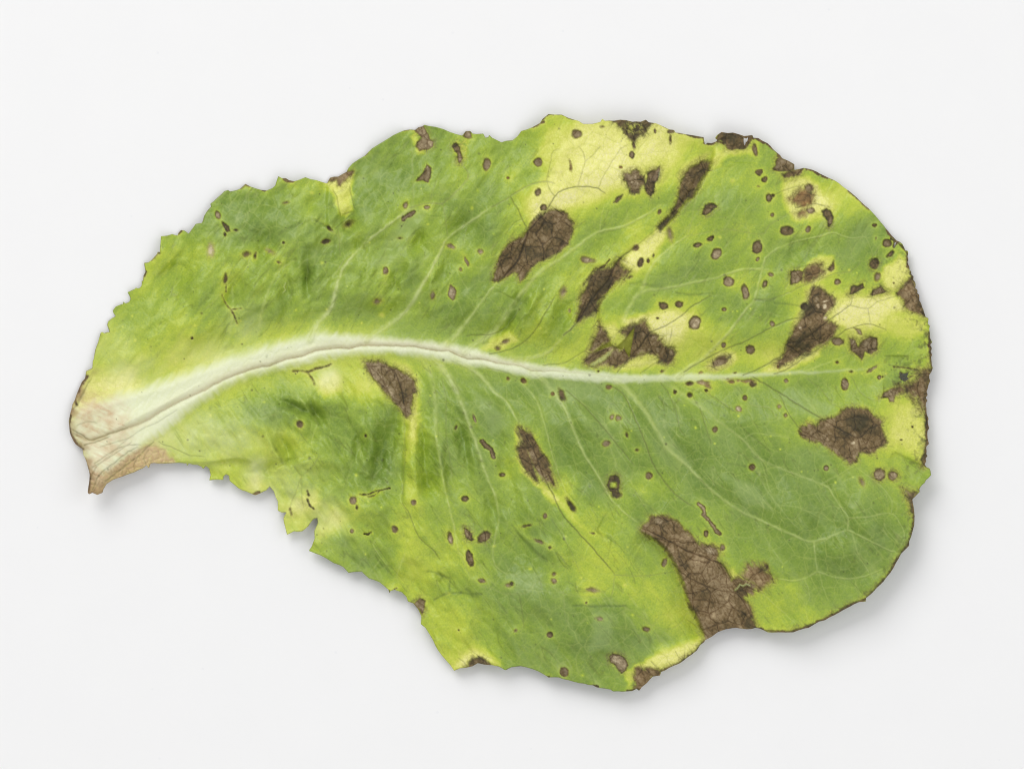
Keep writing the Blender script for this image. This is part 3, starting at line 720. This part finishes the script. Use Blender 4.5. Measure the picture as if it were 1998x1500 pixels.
# reticulate net: small cells
rng = np.random.RandomState(3)
def worley(cell, seed):
    r = np.random.RandomState(seed); o = r.rand(256, 256, 2)
    x = PX / cell + 3 * 0 + .25 * fbm(PX, PY, cell * 1.2, seed + 1); y = PY / cell + .25 * fbm(PX, PY, cell * 1.2, seed + 2)
    xi = np.floor(x).astype(int); yi = np.floor(y).astype(int)
    f1 = np.full(x.shape, 9.); f2 = np.full(x.shape, 9.)
    for a in (-1, 0, 1):
        for b in (-1, 0, 1):
            oo = o[(yi + b) % 256, (xi + a) % 256]
            dd = np.hypot(xi + a + oo[..., 0] - x, yi + b + oo[..., 1] - y)
            f2 = np.minimum(f2, np.maximum(f1, dd)); f1 = np.minimum(f1, dd)
    return (f2 - f1) * cell
net1 = worley(34, 81); net2 = worley(13, 91)
net = np.maximum(.95 * np.exp(-(net1 / 1.5) ** 2), .5 * np.exp(-(net2 / 1.3) ** 2))

# fine parallel hairlines of the smallest veins
hair = np.exp(-(streak(20, 301, 7) / .035) ** 2) * sst(-.2, .3, fbm(PX, PY, 30, 302)) * sst(-4, 20, msd)
vd = np.maximum(vd, .38 * hair * sst(.2, .6, chl))
hair2 = np.exp(-(streak(26, 311, 6) / .035) ** 2) * sst(-.1, .4, fbm(PX, PY, 40, 312)) * sst(-4, 20, msd)
vp = np.maximum(vp, .42 * hair2 * sst(.3, .7, chl))
# greyish waxy bloom on the deep green tissue
waxy = .42 * sst(.5, .85, chl) * sst(-.3, .5, .5 * fbm(PX, PY, 55, 321) + .7 * streak(18, 322, 5))
WAX = ["1520,770 1546,758 1570,772 1600,784 1626,792 1618,812 1590,818 1560,800", "1270,800 1300,840 1340,890 1360,930 1330,900 1290,860", "1420,930 1480,950 1500,990 1450,980",
       "1160,1190 1200,1200 1190,1260 1150,1270", "1000,1120 1060,1120 1060,1150 1000,1160", "720,520 800,400 830,420 760,520", "1060,740 1180,750 1170,780 1080,790", "920,760 960,780 990,830 960,850"]
for w in WAX:
    s = win(P(w), 30); waxy[s] = np.maximum(waxy[s], .8 * sst(10, -8, poly_sdf(P(w), PX[s] + 6 * fbm(PX[s], PY[s], 12, 331), PY[s])))

# necrosis
nec = np.zeros_like(PX); tone = np.full(PX.shape, .4); orange = np.zeros_like(PX); lid = np.zeros(PX.shape, int)
EN = fbm(PX, PY, 7, 101, 3); EN2 = fbm(PX, PY, 22, 102, 3); EN3 = fbm(PX, PY, 48, 103, 2); ST = streak(6, 104, 4)
LIDINFO = []
def lesion(s, q, tn, org, fz, rim, area, kind):
    m = sst(fz, -fz, q)
    inner = -q
    tt = tn + .24 * EN2[s] + .12 * EN[s] + .20 * EN3[s] + .05
    tt = tt - rim * .46 * np.exp(-(inner / 2.3) ** 2) + .14 * rim * np.exp(-((inner - 7) / 5) ** 2)
    nec[s] = np.maximum(nec[s], m)
    tone[s] = tone[s] * (1 - m) + tt * m
    hal = np.exp(-(np.maximum(q, 0) / max(3.0, fz * 1.6)) ** 2)
    orange[s] = np.maximum(orange[s] * (1 - m), org * m * np.clip(.9 + .8 * EN2[s] + .4 * EN3[s], 0, 1.2))
    if fz > 2.2 and area > 300:                    # veinlets running out of the dead patch go brown
        vd[s] = np.maximum(vd[s], .8 * net[s] * np.exp(-np.maximum(q, 0) / 6))
        edge_tan = .55 * np.exp(-(np.maximum(q, 0) / 6.5) ** 2) * (1 - m) * np.clip(.5 + 1.5 * EN2[s], 0, 1)
        nec[s] = np.maximum(nec[s], edge_tan)
    # yellow halo in the living tissue
    hh = .45 * np.exp(-np.maximum(q, 0) / 4.5)
    chl[s] = chl[s] * (1 - hh) + .22 * hh
    if area > 110:
        LIDINFO.append((kind, area))
        lid[s] = np.where(m > .5, len(LIDINFO), lid[s])
for ln in LES.strip().splitlines():
    a, b = ln.split('|'); tn, org, fz, en, rim = map(float, a.split()); pts = P(b)
    s = win(pts, 26); q = poly_sdf(pts, PX[s], PY[s]) + en * .8 * EN[s] + en * .35 * EN2[s] + (1.35 * fz * ST[s] - 2.0 if fz > 2.2 else 0)
    p = np.array(pts); ar = abs(np.sum(p[:, 0] * np.roll(p[:, 1], -1) - np.roll(p[:, 0], -1) * p[:, 1])) / 2
    lesion(s, q, tn, org, fz * (1.9 if fz > 2.2 else 1.15), rim, ar, 'brown_patch')
SR = np.random.RandomState(77)
for ln in SPOT.strip().splitlines():
    for it in ln.split(';'):
        v = [float(a) for a in it.split()]
        cx, cy, rx, ry, an, tn, fz, rim = v[:8]; org = v[8] if len(v) > 8 else 0
        R = max(rx, ry); s = win([(cx - R, cy - R), (cx + R, cy + R)], 20)
        c, si = math.cos(math.radians(an)), math.sin(math.radians(an))
        x = PX[s] - cx; y = PY[s] - cy
        u = (x * c + y * si) / rx; w = (-x * si + y * c) / ry
        r = np.hypot(u, w); q = (r - 1) * min(rx, ry) * (1 if rx == ry else 1) 
        q = q + SR.uniform(.9, 2.2) * EN[s] + min(4, R * SR.uniform(.1, .42)) * EN2[s]
        lesion(s, q, tn + SR.uniform(-.09, .11), org, fz * SR.uniform(.85, 1.5), rim * SR.uniform(.45, 1.2), math.pi * rx * ry, 'brown_spot')
for ln in STROKE.strip().splitlines():
    a, b = ln.split('|'); hw, tn, fz, org = map(float, a.split()); pts = smooth_line(P(b), 5)
    s = win(pts, 20); q, t, _ = line_dist(pts, PX[s], PY[s])
    big = hw >= 3 and tn > .5
    L = sum(math.hypot(x2 - x1, y2 - y1) for (x1, y1), (x2, y2) in zip(pts, pts[1:]))
    lesion(s, q - hw + (1.2 + .35 * hw) * EN[s] + .25 * hw * EN2[s], tn, org, fz, .3 if hw < 3 else .8, hw * 2 * L, 'brown_spot' if big else 'brown_margin')

mg = sst(1300, 1420, PX) * sst(1010, 960, PY) + .8 * sst(1420, 1500, PX) * sst(1040, 1100, PY) + .2 * sst(560, 430, PX) * sst(760, 720, PY) + .45 * sst(1000, 1100, PX) * sst(330, 280, PY)
mw = np.clip(mg, 0, 1) * np.clip(.9 + 6.5 * fbm(PX, PY, 24, 161, 3) + 3.2 * fbm(PX, PY, 5, 162, 2), 0, 8)
mk = sst(1.2, -1.2, -sdf - mw)
nec = np.maximum(nec, mk); tone = tone * (1 - mk) + (.34 + .2 * EN2) * mk; orange = np.maximum(orange, .25 * mk)
olive = np.zeros_like(PX)
for ln in OLIVE.strip().splitlines():
    a, b = ln.split('|'); hw, st = map(float, a.split()); pts = smooth_line(P(b), 6)
    s = win(pts, 24); q, t, _ = line_dist(pts, PX[s] + 2 * EN[s], PY[s] + 2 * EN2[s])
    olive[s] = np.maximum(olive[s], st * np.exp(-(q / hw) ** 2) * (.75 + .5 * EN[s]))
# random pin-prick specks, dark and tan
speck = np.zeros_like(PX)
rs = np.random.RandomState(12)
n = 0
while n < 620:
    x = rs.uniform(190, 1800); y = rs.uniform(240, 1330)
    j = int((x - X0) / G); i = int((y - Y0) / G)
    if sdf[i, j] > -4: continue
    n += 1
    r = abs(rs.normal(0, .7)) + .7
    if rs.rand() < .06: r *= 1.9
    s = win([(x, y)], 9); u = np.hypot(PX[s] - x, (PY[s] - y) * rs.uniform(.8, 1.25)) + .8 * EN[s]
    if rs.rand() < .75: speck[s] = np.maximum(speck[s], rs.uniform(.35, .9) * np.exp(-(u / r) ** 4))
    else:
        m = rs.uniform(.4, .8) * np.exp(-(u / (r * 1.6)) ** 2); chl[s] = chl[s] * (1 - m) + .12 * m
for k in range(110):
    x = rs.uniform(380, 1780); y = rs.uniform(280, 1300)
    if sdf[int((y - Y0) / G), int((x - X0) / G)] > -15 or abs(msd[int((y - Y0) / G), int((x - X0) / G)]) < 14: continue
    rx = rs.uniform(2, 6); ry = rx * rs.uniform(.25, .6); an = (-.95 if y < 715 else 1.05) + rs.normal(0, .5)
    s = win([(x - 8, y - 8), (x + 8, y + 8)], 8); u = (PX[s] - x) * math.cos(an) + (PY[s] - y) * math.sin(an); w = -(PX[s] - x) * math.sin(an) + (PY[s] - y) * math.cos(an)
    olive[s] = np.maximum(olive[s], rs.uniform(.15, .5) * np.exp(-((u / rx) ** 2 + (w / ry) ** 2)) * np.clip(.7 + 1.2 * EN[s], 0, 1))
# blotchy speckle at right margin and tip
m = sst(70, 5, -sdf) * sst(1600, 1760, PX) * sst(470, 520, PY) * sst(1000, 900, PY)
speck = np.maximum(speck, .65 * m * sst(.25, .5, fbm(PX, PY, 9, 131)))
m = sst(45, 4, -sdf) * sst(1690, 1770, PX) * sst(600, 660, PY) * sst(900, 860, PY) * sst(.0, .45, fbm(PX, PY, 12, 133) + .5 * fbm(PX, PY, 4, 134))
olive = np.maximum(olive, .75 * m)
m = sst(40, 4, -sdf) * sst(1720, 1765, PX) * sst(480, 500, PY) * sst(630, 600, PY) * sst(.1, .4, fbm(PX, PY, 6, 135))
speck = np.maximum(speck, .55 * m)
m = sst(30, 3, -sdf) * sst(1450, 1560, PX) * sst(960, 1000, PY)
speck = np.maximum(speck, .5 * m * sst(.2, .5, fbm(PX, PY, 8, 132)))

# tear with the olive underside of a fold showing
TEAR = [P("1238,638 1236,652 1228,698 1220,684 1217,677 1214,682 1202,678 1220,662"), P("1190,667 1194,675 1178,680 1160,687 1176,674")]
tear = np.zeros_like(PX)
for p in TEAR:
    s = win(p, 10); tear[s] = np.maximum(tear[s], sst(1.2, -1.2, poly_sdf(p, PX[s], PY[s])))
FLAP = P("1288,330 1287,342 1280,355 1270,358 1265,353 1274,342")
THREAD = P('1434,1151 1440,1146 1444,1140 1450,1143 1456,1139 1463,1142')
s = win(FLAP, 10); flap = np.zeros_like(PX); flap[s] = sst(1.2, -1.2, poly_sdf(FLAP, PX[s], PY[s]))
s = win(THREAD, 10); flap[s] = np.maximum(flap[s], .9 * sst(2.4, .8, line_dist(THREAD, PX[s], PY[s])[0])); nec[s] *= 1 - .8 * sst(2.4, .8, line_dist(THREAD, PX[s], PY[s])[0])
GREYS = P("1150,712 1176,694 1196,682 1190,694 1172,708 1160,714")
s = win(GREYS, 14); st_ = sst(3, -3, poly_sdf(GREYS, PX[s], PY[s]) + 2 * EN[s]); nec[s] *= 1 - .8 * st_; flap[s] = np.maximum(flap[s], .5 * st_)
s = win(P("1190,925 1206,950"), 12); m = np.exp(-((PX[s] - 1197) / 6.5) ** 4 - ((PY[s] - 946) / 5.5) ** 4); nec[s] *= 1 - .95 * m; chl[s] = chl[s] * (1 - m) + .45 * m
# olive net inside the top-edge lesion
s = win(P("1215,240 1260,270"), 2); m = np.exp(-((PX[s] - 1237) / 17) ** 4 - ((PY[s] - 250) / 11) ** 4) * np.clip(net2[s] / 3, 0, 1) * sst(-.3, .3, EN[s] + .2); nec[s] *= 1 - .55 * m; chl[s] = chl[s] * (1 - m) + .3 * m
s = win(P("886,265 915,312"), 2); m = np.exp(-((PX[s] - 901) / 11) ** 4 - ((PY[s] - 288) / 20) ** 4) * sst(-.35, .25, EN[s]); chl[s] = chl[s] * (1 - .7 * m) + .2 * .7 * m; nec[s] = np.maximum(nec[s], .22 * m)
# grain and vein net in the dead tissue
net3 = np.exp(-(worley(21, 151) / 1.7) ** 2)
tone += .09 * vnoise(PX, PY, 3.2, 141) + .10 * strk * (nec > .5) - .14 * np.exp(-(streak(9, 152, 7) / .06) ** 2) * sst(.6, .95, nec) * sst(2, 7, -sdf)
tone -= .40 * vd * nec
tone = np.clip(tone, 0, 1)
chl = np.clip(chl, 0, 1)

# ------------------------------------------------------------------ relief (in px)
lp = np.array([[float(a) for a in it.split()] for ln in LIFT.strip().splitlines() for it in ln.split(';')])
num = np.zeros_like(PX); den = np.zeros_like(PX)
for x, y, hh in lp:
    w = 1 / (((PX - x) ** 2 + (PY - y) ** 2) + 900.0) ** 1.6
    num += w * hh; den += w
h = .66 * num / den + 22 * sst(20, 130, -sdf) * sst(20, 90, np.abs(msd))
h += 4.6 * (1 - np.exp(-vdist / 16))                                 # tissue pillows between the veins
pamp = np.interp(PX, [150, 350, 600, 900, 1200, 1800], [4.0, 11.0, 16.0, 13.0, 5.0, 4.0])
pamp = pamp * sst(2, 60, msd)
h += pamp * .8 * streak(36, 201, 1.9) + pamp * .5 * fbm(PX, PY, 46, 202, 2)
h += .4 * streak(7, 221, 3) * sst(0, 40, msd) + .5 * np.clip(net1 / 6, 0, 1) + .32 * np.clip(net2 / 4, 0, 1)
h += 2.8 * vp * sst(8, 2, vdist) - 1.6 * vd
for ln in STEP.strip().splitlines():
    a, b = ln.split('|'); hh, w, rc = map(float, a.split()); pts = smooth_line(P(b), 6)
    s = win(pts, rc * 3); q, t, sd = line_dist(pts, PX[s], PY[s])
    e = sst(0, .12, t) * sst(1, .88, t)
    # fade beyond the ends
    h[s] += e * hh * .5 * np.tanh(sd * q / w) * np.exp(-q / rc)
for ln in BUMP.strip().splitlines():
    for it in ln.split(';'):
        cx, cy, rx, ry, an, hh = map(float, it.split())
        R = max(rx, ry) * 2.2; s = win([(cx - R, cy - R), (cx + R, cy + R)], 2)
        c, si = math.cos(math.radians(an)), math.sin(math.radians(an))
        x = PX[s] - cx + 6 * EN2[s]; y = PY[s] - cy + 6 * EN2[s]
        u = (x * c + y * si) / rx; w = (-x * si + y * c) / ry
        h[s] += 2.8 * hh * np.exp(-(u * u + w * w))
# midrib: two swollen cheeks and the crack between
ridge = np.interp(PX, [150, 400, 700, 1100, 1400, 1650], [9, 10, 8, 6, 3, 1])
qm, tm, sm = line_dist(smooth_line(MID), PX, PY)
h += ridge * sst(14, -16, msd) 
h -= np.interp(PX, [150, 300, 600, 1000, 1150, 1250], [4, 3, 4, 3, 1.5, 0]) * np.exp(-(qm / 5.0) ** 2) + 1.2 * crack
h -= 1.1 * nec * sst(0, 3, 3) * .8 + .9 * nec * EN2 - .5 * nec * EN
h -= 2.4 * sst(.2, 1, nec)
h += nec * (3.4 * (np.abs(streak(13, 231, 3.5)) - .25) + 2.2 * (np.abs(fbm(PX, PY, 11, 232, 2)) - .2)) * sst(0, 10, -sdf)
h += .8 * nec * strk
h -= 4.5 * tear - 2.0 * flap
h -= 1.6 * olive
h -= dry * 2 * np.clip(1 - net2 / 4, 0, 1)
# keep the sheet above the table
h = np.maximum(h, 2.5 + 0 * h)
TH = 2.6                                                             # leaf thickness in px

# ------------------------------------------------------------------ mesh: one sheet with thickness, then cut into its parts
gyy, gxx = np.gradient(sdf, G)
gl = np.hypot(gxx, gyy) + 1e-6
near = np.abs(sdf) < 2.2 * G
cells = (sdf[:-1, :-1] + sdf[1:, :-1] + sdf[:-1, 1:] + sdf[1:, 1:]) / 4 < 0
used = np.zeros((NY, NX), bool)
used[:-1, :-1] |= cells; used[1:, :-1] |= cells; used[:-1, 1:] |= cells; used[1:, 1:] |= cells
full = np.zeros((NY, NX), int)
full[:-1, :-1] += cells; full[1:, :-1] += cells; full[:-1, 1:] += cells; full[1:, 1:] += cells
bound = used & (full < 4)
sh = np.where(bound & near, np.clip(sdf, -1.2 * G, 1.2 * G), 0)
VX = PX - sh * gxx / gl; VY = PY - sh * gyy / gl
hy, hx = np.gradient(h, G)
nrm = np.dstack([-hx, hy, np.ones_like(h)]); nrm /= np.linalg.norm(nrm, axis=2, keepdims=True)
def world(px, py, hz):
    k = 1 - hz * U / CAMH                                            # true place of a point seen at px,py and lying hz above the table
    return np.stack([(px - W / 2) * U * k, (H / 2 - py) * U * k, hz * U], -1)
TOP = world(VX, VY, h + TH); BOT = world(VX, VY, h)
vi = -np.ones((NY, NX), int); vi[used] = np.arange(used.sum()); N = int(used.sum())
ALLV = np.vstack([TOP[used], BOT[used]]); ALLN = np.vstack([nrm[used], -nrm[used]])
ci, cj = np.nonzero(cells)
a = vi[ci, cj]; b = vi[ci + 1, cj]; c = vi[ci + 1, cj + 1]; e = vi[ci, cj + 1]
top = np.stack([a, b, c, e], 1)
bot = np.stack([a, e, c, b], 1) + N
pad = np.pad(cells, 1)
F = [top, bot]; OWN = [np.arange(len(ci))] * 2
for (di, dj, p, q) in ((0, -1, a, b), (1, 0, b, c), (0, 1, c, e), (-1, 0, e, a)):
    m = ~pad[ci + 1 + di, cj + 1 + dj]
    F.append(np.stack([q[m], p[m], p[m] + N, q[m] + N], 1)); OWN.append(np.nonzero(m)[0])
F = np.vstack(F); OWN = np.concatenate(OWN)

cx_ = PX[ci, cj]; cy_ = PY[ci, cj]
cl = np.zeros(len(ci), int)                                          # 0 = blade
NAMES = ['blade']
def add(name): NAMES.append(name); return len(NAMES) - 1
for k in range(1, nside + 1):
    m = (vid[ci, cj] == k)
    if m.sum() > 40: cl[m] = add('side_vein')
mm = (msd[ci, cj] < 0) & (cx_ < 1660)
cl[mm] = add('midrib')
mp = (poly_sdf(PETIOLE, PX, PY)[ci, cj] < 0) & ((msd[ci, cj] < 0) | (q2[ci, cj] < 0))
cl[mp] = add('leaf_stalk')
for k, (kind, ar) in enumerate(LIDINFO, 1):
    m = (lid[ci, cj] == k) & ~mm
    if m.sum() > 24: cl[m] = add(kind)
FL = cl[OWN]

ATTR = {'chlorophyll': chl, 'necrosis': nec, 'necrosis_tone': tone, 'rust': orange, 'vein_glint_pale': np.clip(vp, 0, 1), 'vein_dark': np.clip(vd, 0, 1),
        'rib_white': np.clip(white, 0, 1), 'stain_tan': tan, 'net': net, 'olive': np.clip(olive, 0, 1), 'speck': np.clip(speck, 0, 1),
        'crack': np.clip(crack, 0, 1), 'waxy': np.clip(waxy, 0, 1), 'umber': umber, 'tear': tear, 'flap': flap}
ATTRV = {k: np.tile(v[used].astype(np.float32), 2) for k, v in ATTR.items()}

# ------------------------------------------------------------------ materials
def srgb(r, g, b, k=.95):
    f = lambda c: (c / 12.92 if c <= .04045 else ((c + .055) / 1.055) ** 2.4)
    return (f(r / 255) * k, f(g / 255) * k, f(b / 255) * k, 1)

def leaf_material():
    m = bpy.data.materials.new("diseased_lettuce_tissue"); m.use_nodes = True
    nt = m.node_tree; nt.nodes.clear(); N_ = nt.nodes; Lk = nt.links
    def new(t, **kw):
        n = N_.new(t)
        for k, v in kw.items(): setattr(n, k, v)
        return n
    def attr(name):
        n = new('ShaderNodeAttribute'); n.attribute_name = name; n.attribute_type = 'GEOMETRY'; return n.outputs['Fac']
    def math_(op, a, b=None, clamp=False):
        n = new('ShaderNodeMath', operation=op); n.use_clamp = clamp
        for i, v in enumerate((a, b)):
            if v is None: continue
            if isinstance(v, (int, float)): n.inputs[i].default_value = v
            else: Lk.new(v, n.inputs[i])
        return n.outputs[0]
    def mix(f, A, B, bt='MIX'):
        n = new('ShaderNodeMix', data_type='RGBA', blend_type=bt)
        if isinstance(f, (int, float)): n.inputs[0].default_value = f
        else: Lk.new(f, n.inputs[0])
        for i, v in ((6, A), (7, B)):
            if isinstance(v, tuple): n.inputs[i].default_value = v
            else: Lk.new(v, n.inputs[i])
        return n.outputs[2]
    def ramp(f, stops):
        n = new('ShaderNodeValToRGB'); cr = n.color_ramp
        while len(cr.elements) < len(stops): cr.elements.new(.5)
        for el, (p, c_) in zip(cr.elements, stops): el.position = p; el.color = c_
        Lk.new(f, n.inputs[0]); return n.outputs[0]
    tc = new('ShaderNodeTexCoord').outputs['Object']
    def noise(scale, detail=3, rough=.55):
        n = new('ShaderNodeTexNoise'); n.inputs['Scale'].default_value = scale; n.inputs['Detail'].default_value = detail
        n.inputs['Roughness'].default_value = rough; Lk.new(tc, n.inputs['Vector']); return n.outputs['Fac']
    fine = noise(1900, 4, .68); mid = noise(300, 3); grain = noise(3600, 2)
    f0 = math_('SUBTRACT', fine, .5); m0 = math_('SUBTRACT', mid, .5)
    chl_ = math_('ADD', attr('chlorophyll'), math_('ADD', math_('MULTIPLY', f0, .40), math_('MULTIPLY', m0, .12)), True)
    col = ramp(chl_, [(0, srgb(238, 231, 172)), (.12, srgb(228, 226, 130)), (.28, srgb(205, 210, 90)), (.45, srgb(183, 198, 64)),
                      (.62, srgb(150, 174, 58)), (.78, srgb(126, 152, 56)), (1, srgb(98, 126, 47))])
    # minor net of veinlets: pale on green tissue, a touch darker on bleached tissue
    netf = attr('net')
    gr = math_('MULTIPLY', netf, math_('MULTIPLY', attr('chlorophyll'), .42))
    col = mix(gr, col, srgb(176, 190, 98))
    gr = math_('MULTIPLY', netf, math_('MULTIPLY', math_('SUBTRACT', .55, attr('chlorophyll'), True), .6))
    col = mix(gr, col, srgb(160, 165, 70))
    col = mix(math_('MULTIPLY', attr('waxy'), .5), col, srgb(156, 176, 112))
    col = mix(math_('MULTIPLY', attr('rib_white'), math_('ADD', .92, math_('MULTIPLY', f0, .5)), True), col, srgb(230, 234, 202))
    col = mix(math_('MULTIPLY', attr('vein_glint_pale'), math_('ADD', .5, math_('MULTIPLY', f0, .9)), True), col, srgb(194, 205, 132))
    col = mix(math_('MULTIPLY', attr('stain_tan'), math_('ADD', .9, math_('MULTIPLY', f0, .9)), True), col, mix(mid, srgb(184, 150, 102), srgb(212, 186, 150)))
    col = mix(attr('umber'), col, srgb(150, 122, 84))
    col = mix(math_('MULTIPLY', attr('vein_dark'), .86), col, srgb(88, 92, 40))
    col = mix(math_('MULTIPLY', attr('crack'), .8), col, srgb(134, 116, 52))
    col = mix(math_('MULTIPLY', attr('olive'), .72), col, srgb(70, 86, 46))
    col = mix(math_('MULTIPLY', attr('flap'), .9), col, srgb(164, 174, 132))
    tone_ = math_('ADD', attr('necrosis_tone'), math_('ADD', math_('MULTIPLY', f0, .42), math_('MULTIPLY', m0, .22)), True)
    dead = ramp(tone_, [(0, srgb(50, 40, 32)), (.22, srgb(76, 60, 43)), (.42, srgb(107, 86, 60)), (.6, srgb(132, 114, 90)), (.8, srgb(163, 144, 116)), (1, srgb(206, 192, 160))])
    rust = ramp(tone_, [(0, srgb(74, 50, 30)), (.5, srgb(134, 96, 54)), (1, srgb(180, 146, 92))])
    dead = mix(math_('MULTIPLY', attr('rust'), .9), dead, rust)
    nf = attr('necrosis')
    edge = math_('MULTIPLY', math_('MULTIPLY', nf, math_('SUBTRACT', 1, nf)), 4)
    nn = math_('ADD', nf, math_('MULTIPLY', math_('MULTIPLY', f0, edge), 1.1), True)
    col = mix(math_('MULTIPLY', nn, .96), col, dead)
    col = mix(math_('MULTIPLY', attr('speck'), .85), col, srgb(70, 62, 38))
    col = mix(attr('tear'), col, srgb(140, 144, 48))
    b_ = new('ShaderNodeBump'); b_.inputs['Strength'].default_value = .28; b_.inputs['Distance'].default_value = .00012
    hsum = math_('ADD', math_('MULTIPLY', fine, .6), math_('MULTIPLY', grain, .5)); Lk.new(hsum, b_.inputs['Height'])
    p = new('ShaderNodeBsdfPrincipled')
    Lk.new(col, p.inputs['Base Color']); Lk.new(b_.outputs[0], p.inputs['Normal'])
    Lk.new(math_('ADD', .44, math_('MULTIPLY', nf, .28)), p.inputs['Roughness'])
    p.inputs['Specular IOR Level'].default_value = .38
    o = new('ShaderNodeOutputMaterial'); Lk.new(p.outputs[0], o.inputs[0])
    return m

def paper_material():
    m = bpy.data.materials.new("matt_white_board"); m.use_nodes = True
    nt = m.node_tree; p = nt.nodes["Principled BSDF"]
    tc = nt.nodes.new('ShaderNodeTexCoord')
    n = nt.nodes.new('ShaderNodeTexNoise'); n.inputs['Scale'].default_value = 55; n.inputs['Detail'].default_value = 6
    nt.links.new(tc.outputs['Object'], n.inputs['Vector'])
    r = nt.nodes.new('ShaderNodeValToRGB'); r.color_ramp.elements[0].color = (.845, .845, .85, 1); r.color_ramp.elements[1].color = (.865, .865, .868, 1)
    nt.links.new(n.outputs['Fac'], r.inputs[0])
    # sparse dust
    v = nt.nodes.new('ShaderNodeTexVoronoi'); v.inputs['Scale'].default_value = 90; nt.links.new(tc.outputs['Object'], v.inputs['Vector'])
    t = nt.nodes.new('ShaderNodeMath'); t.operation = 'LESS_THAN'; t.inputs[1].default_value = .035; nt.links.new(v.outputs['Distance'], t.inputs[0])
    mx = nt.nodes.new('ShaderNodeMix'); mx.data_type = 'RGBA'; mx.inputs[7].default_value = (.76, .77, .79, 1)
    sc = nt.nodes.new('ShaderNodeMath'); sc.operation = 'MULTIPLY'; sc.inputs[1].default_value = .35; nt.links.new(t.outputs[0], sc.inputs[0])
    nt.links.new(sc.outputs[0], mx.inputs[0]); nt.links.new(r.outputs[0], mx.inputs[6]); nt.links.new(mx.outputs[2], p.inputs['Base Color'])
    p.inputs['Roughness'].default_value = .75; p.inputs['Specular IOR Level'].default_value = .15
    return m

# ------------------------------------------------------------------ setting: the white board
me = bpy.data.meshes.new("tabletop")
R = 1.2
me.from_pydata([(-R, -R, 0), (R, -R, 0), (R, R, 0), (-R, R, 0), (-R, -R, -.012), (R, -R, -.012), (R, R, -.012), (-R, R, -.012)], [],
               [(0, 1, 2, 3), (7, 6, 5, 4), (0, 4, 5, 1), (1, 5, 6, 2), (2, 6, 7, 3), (3, 7, 4, 0)])
tb = bpy.data.objects.new("tabletop", me); C.objects.link(tb); tb['kind'] = 'structure'
tb['label'] = 'plain matt white board under the leaf'
me.materials.append(paper_material())

# ------------------------------------------------------------------ the leaf and its parts
root = bpy.data.objects.new("lettuce_leaf", None); C.objects.link(root)
root.empty_display_size = .02
root['label'] = 'yellowing green lettuce leaf with brown blotches and a pale midrib, lying on white'
root['category'] = 'leaf'
MAT = leaf_material()
LABEL = {'brown_patch': None}
for k, nm in enumerate(NAMES):
    fs = F[FL == k]
    if len(fs) == 0: continue
    uq, inv = np.unique(fs, return_inverse=True)
    fs2 = inv.reshape(fs.shape)
    me = bpy.data.meshes.new(nm)
    me.vertices.add(len(uq)); me.vertices.foreach_set('co', ALLV[uq].astype(np.float32).ravel())
    me.loops.add(fs2.size); me.loops.foreach_set('vertex_index', fs2.astype(np.int32).ravel())
    me.polygons.add(len(fs2)); me.polygons.foreach_set('loop_start', np.arange(0, fs2.size, 4, dtype=np.int32))
    me.update(calc_edges=True)
    me.polygons.foreach_set('use_smooth', np.ones(len(fs2), bool))
    for an, av in ATTRV.items():
        at = me.attributes.new(an, 'FLOAT', 'POINT'); at.data.foreach_set('value', av[uq])
    me.normals_split_custom_set_from_vertices(ALLN[uq].astype(np.float32))
    me.materials.append(MAT)
    o = bpy.data.objects.new(nm, me); C.objects.link(o); o.parent = root
    if nm == 'leaf_stalk': o['label'] = 'shrivelled tan end of the pale stalk'
print("parts", len(NAMES), "faces", len(F))
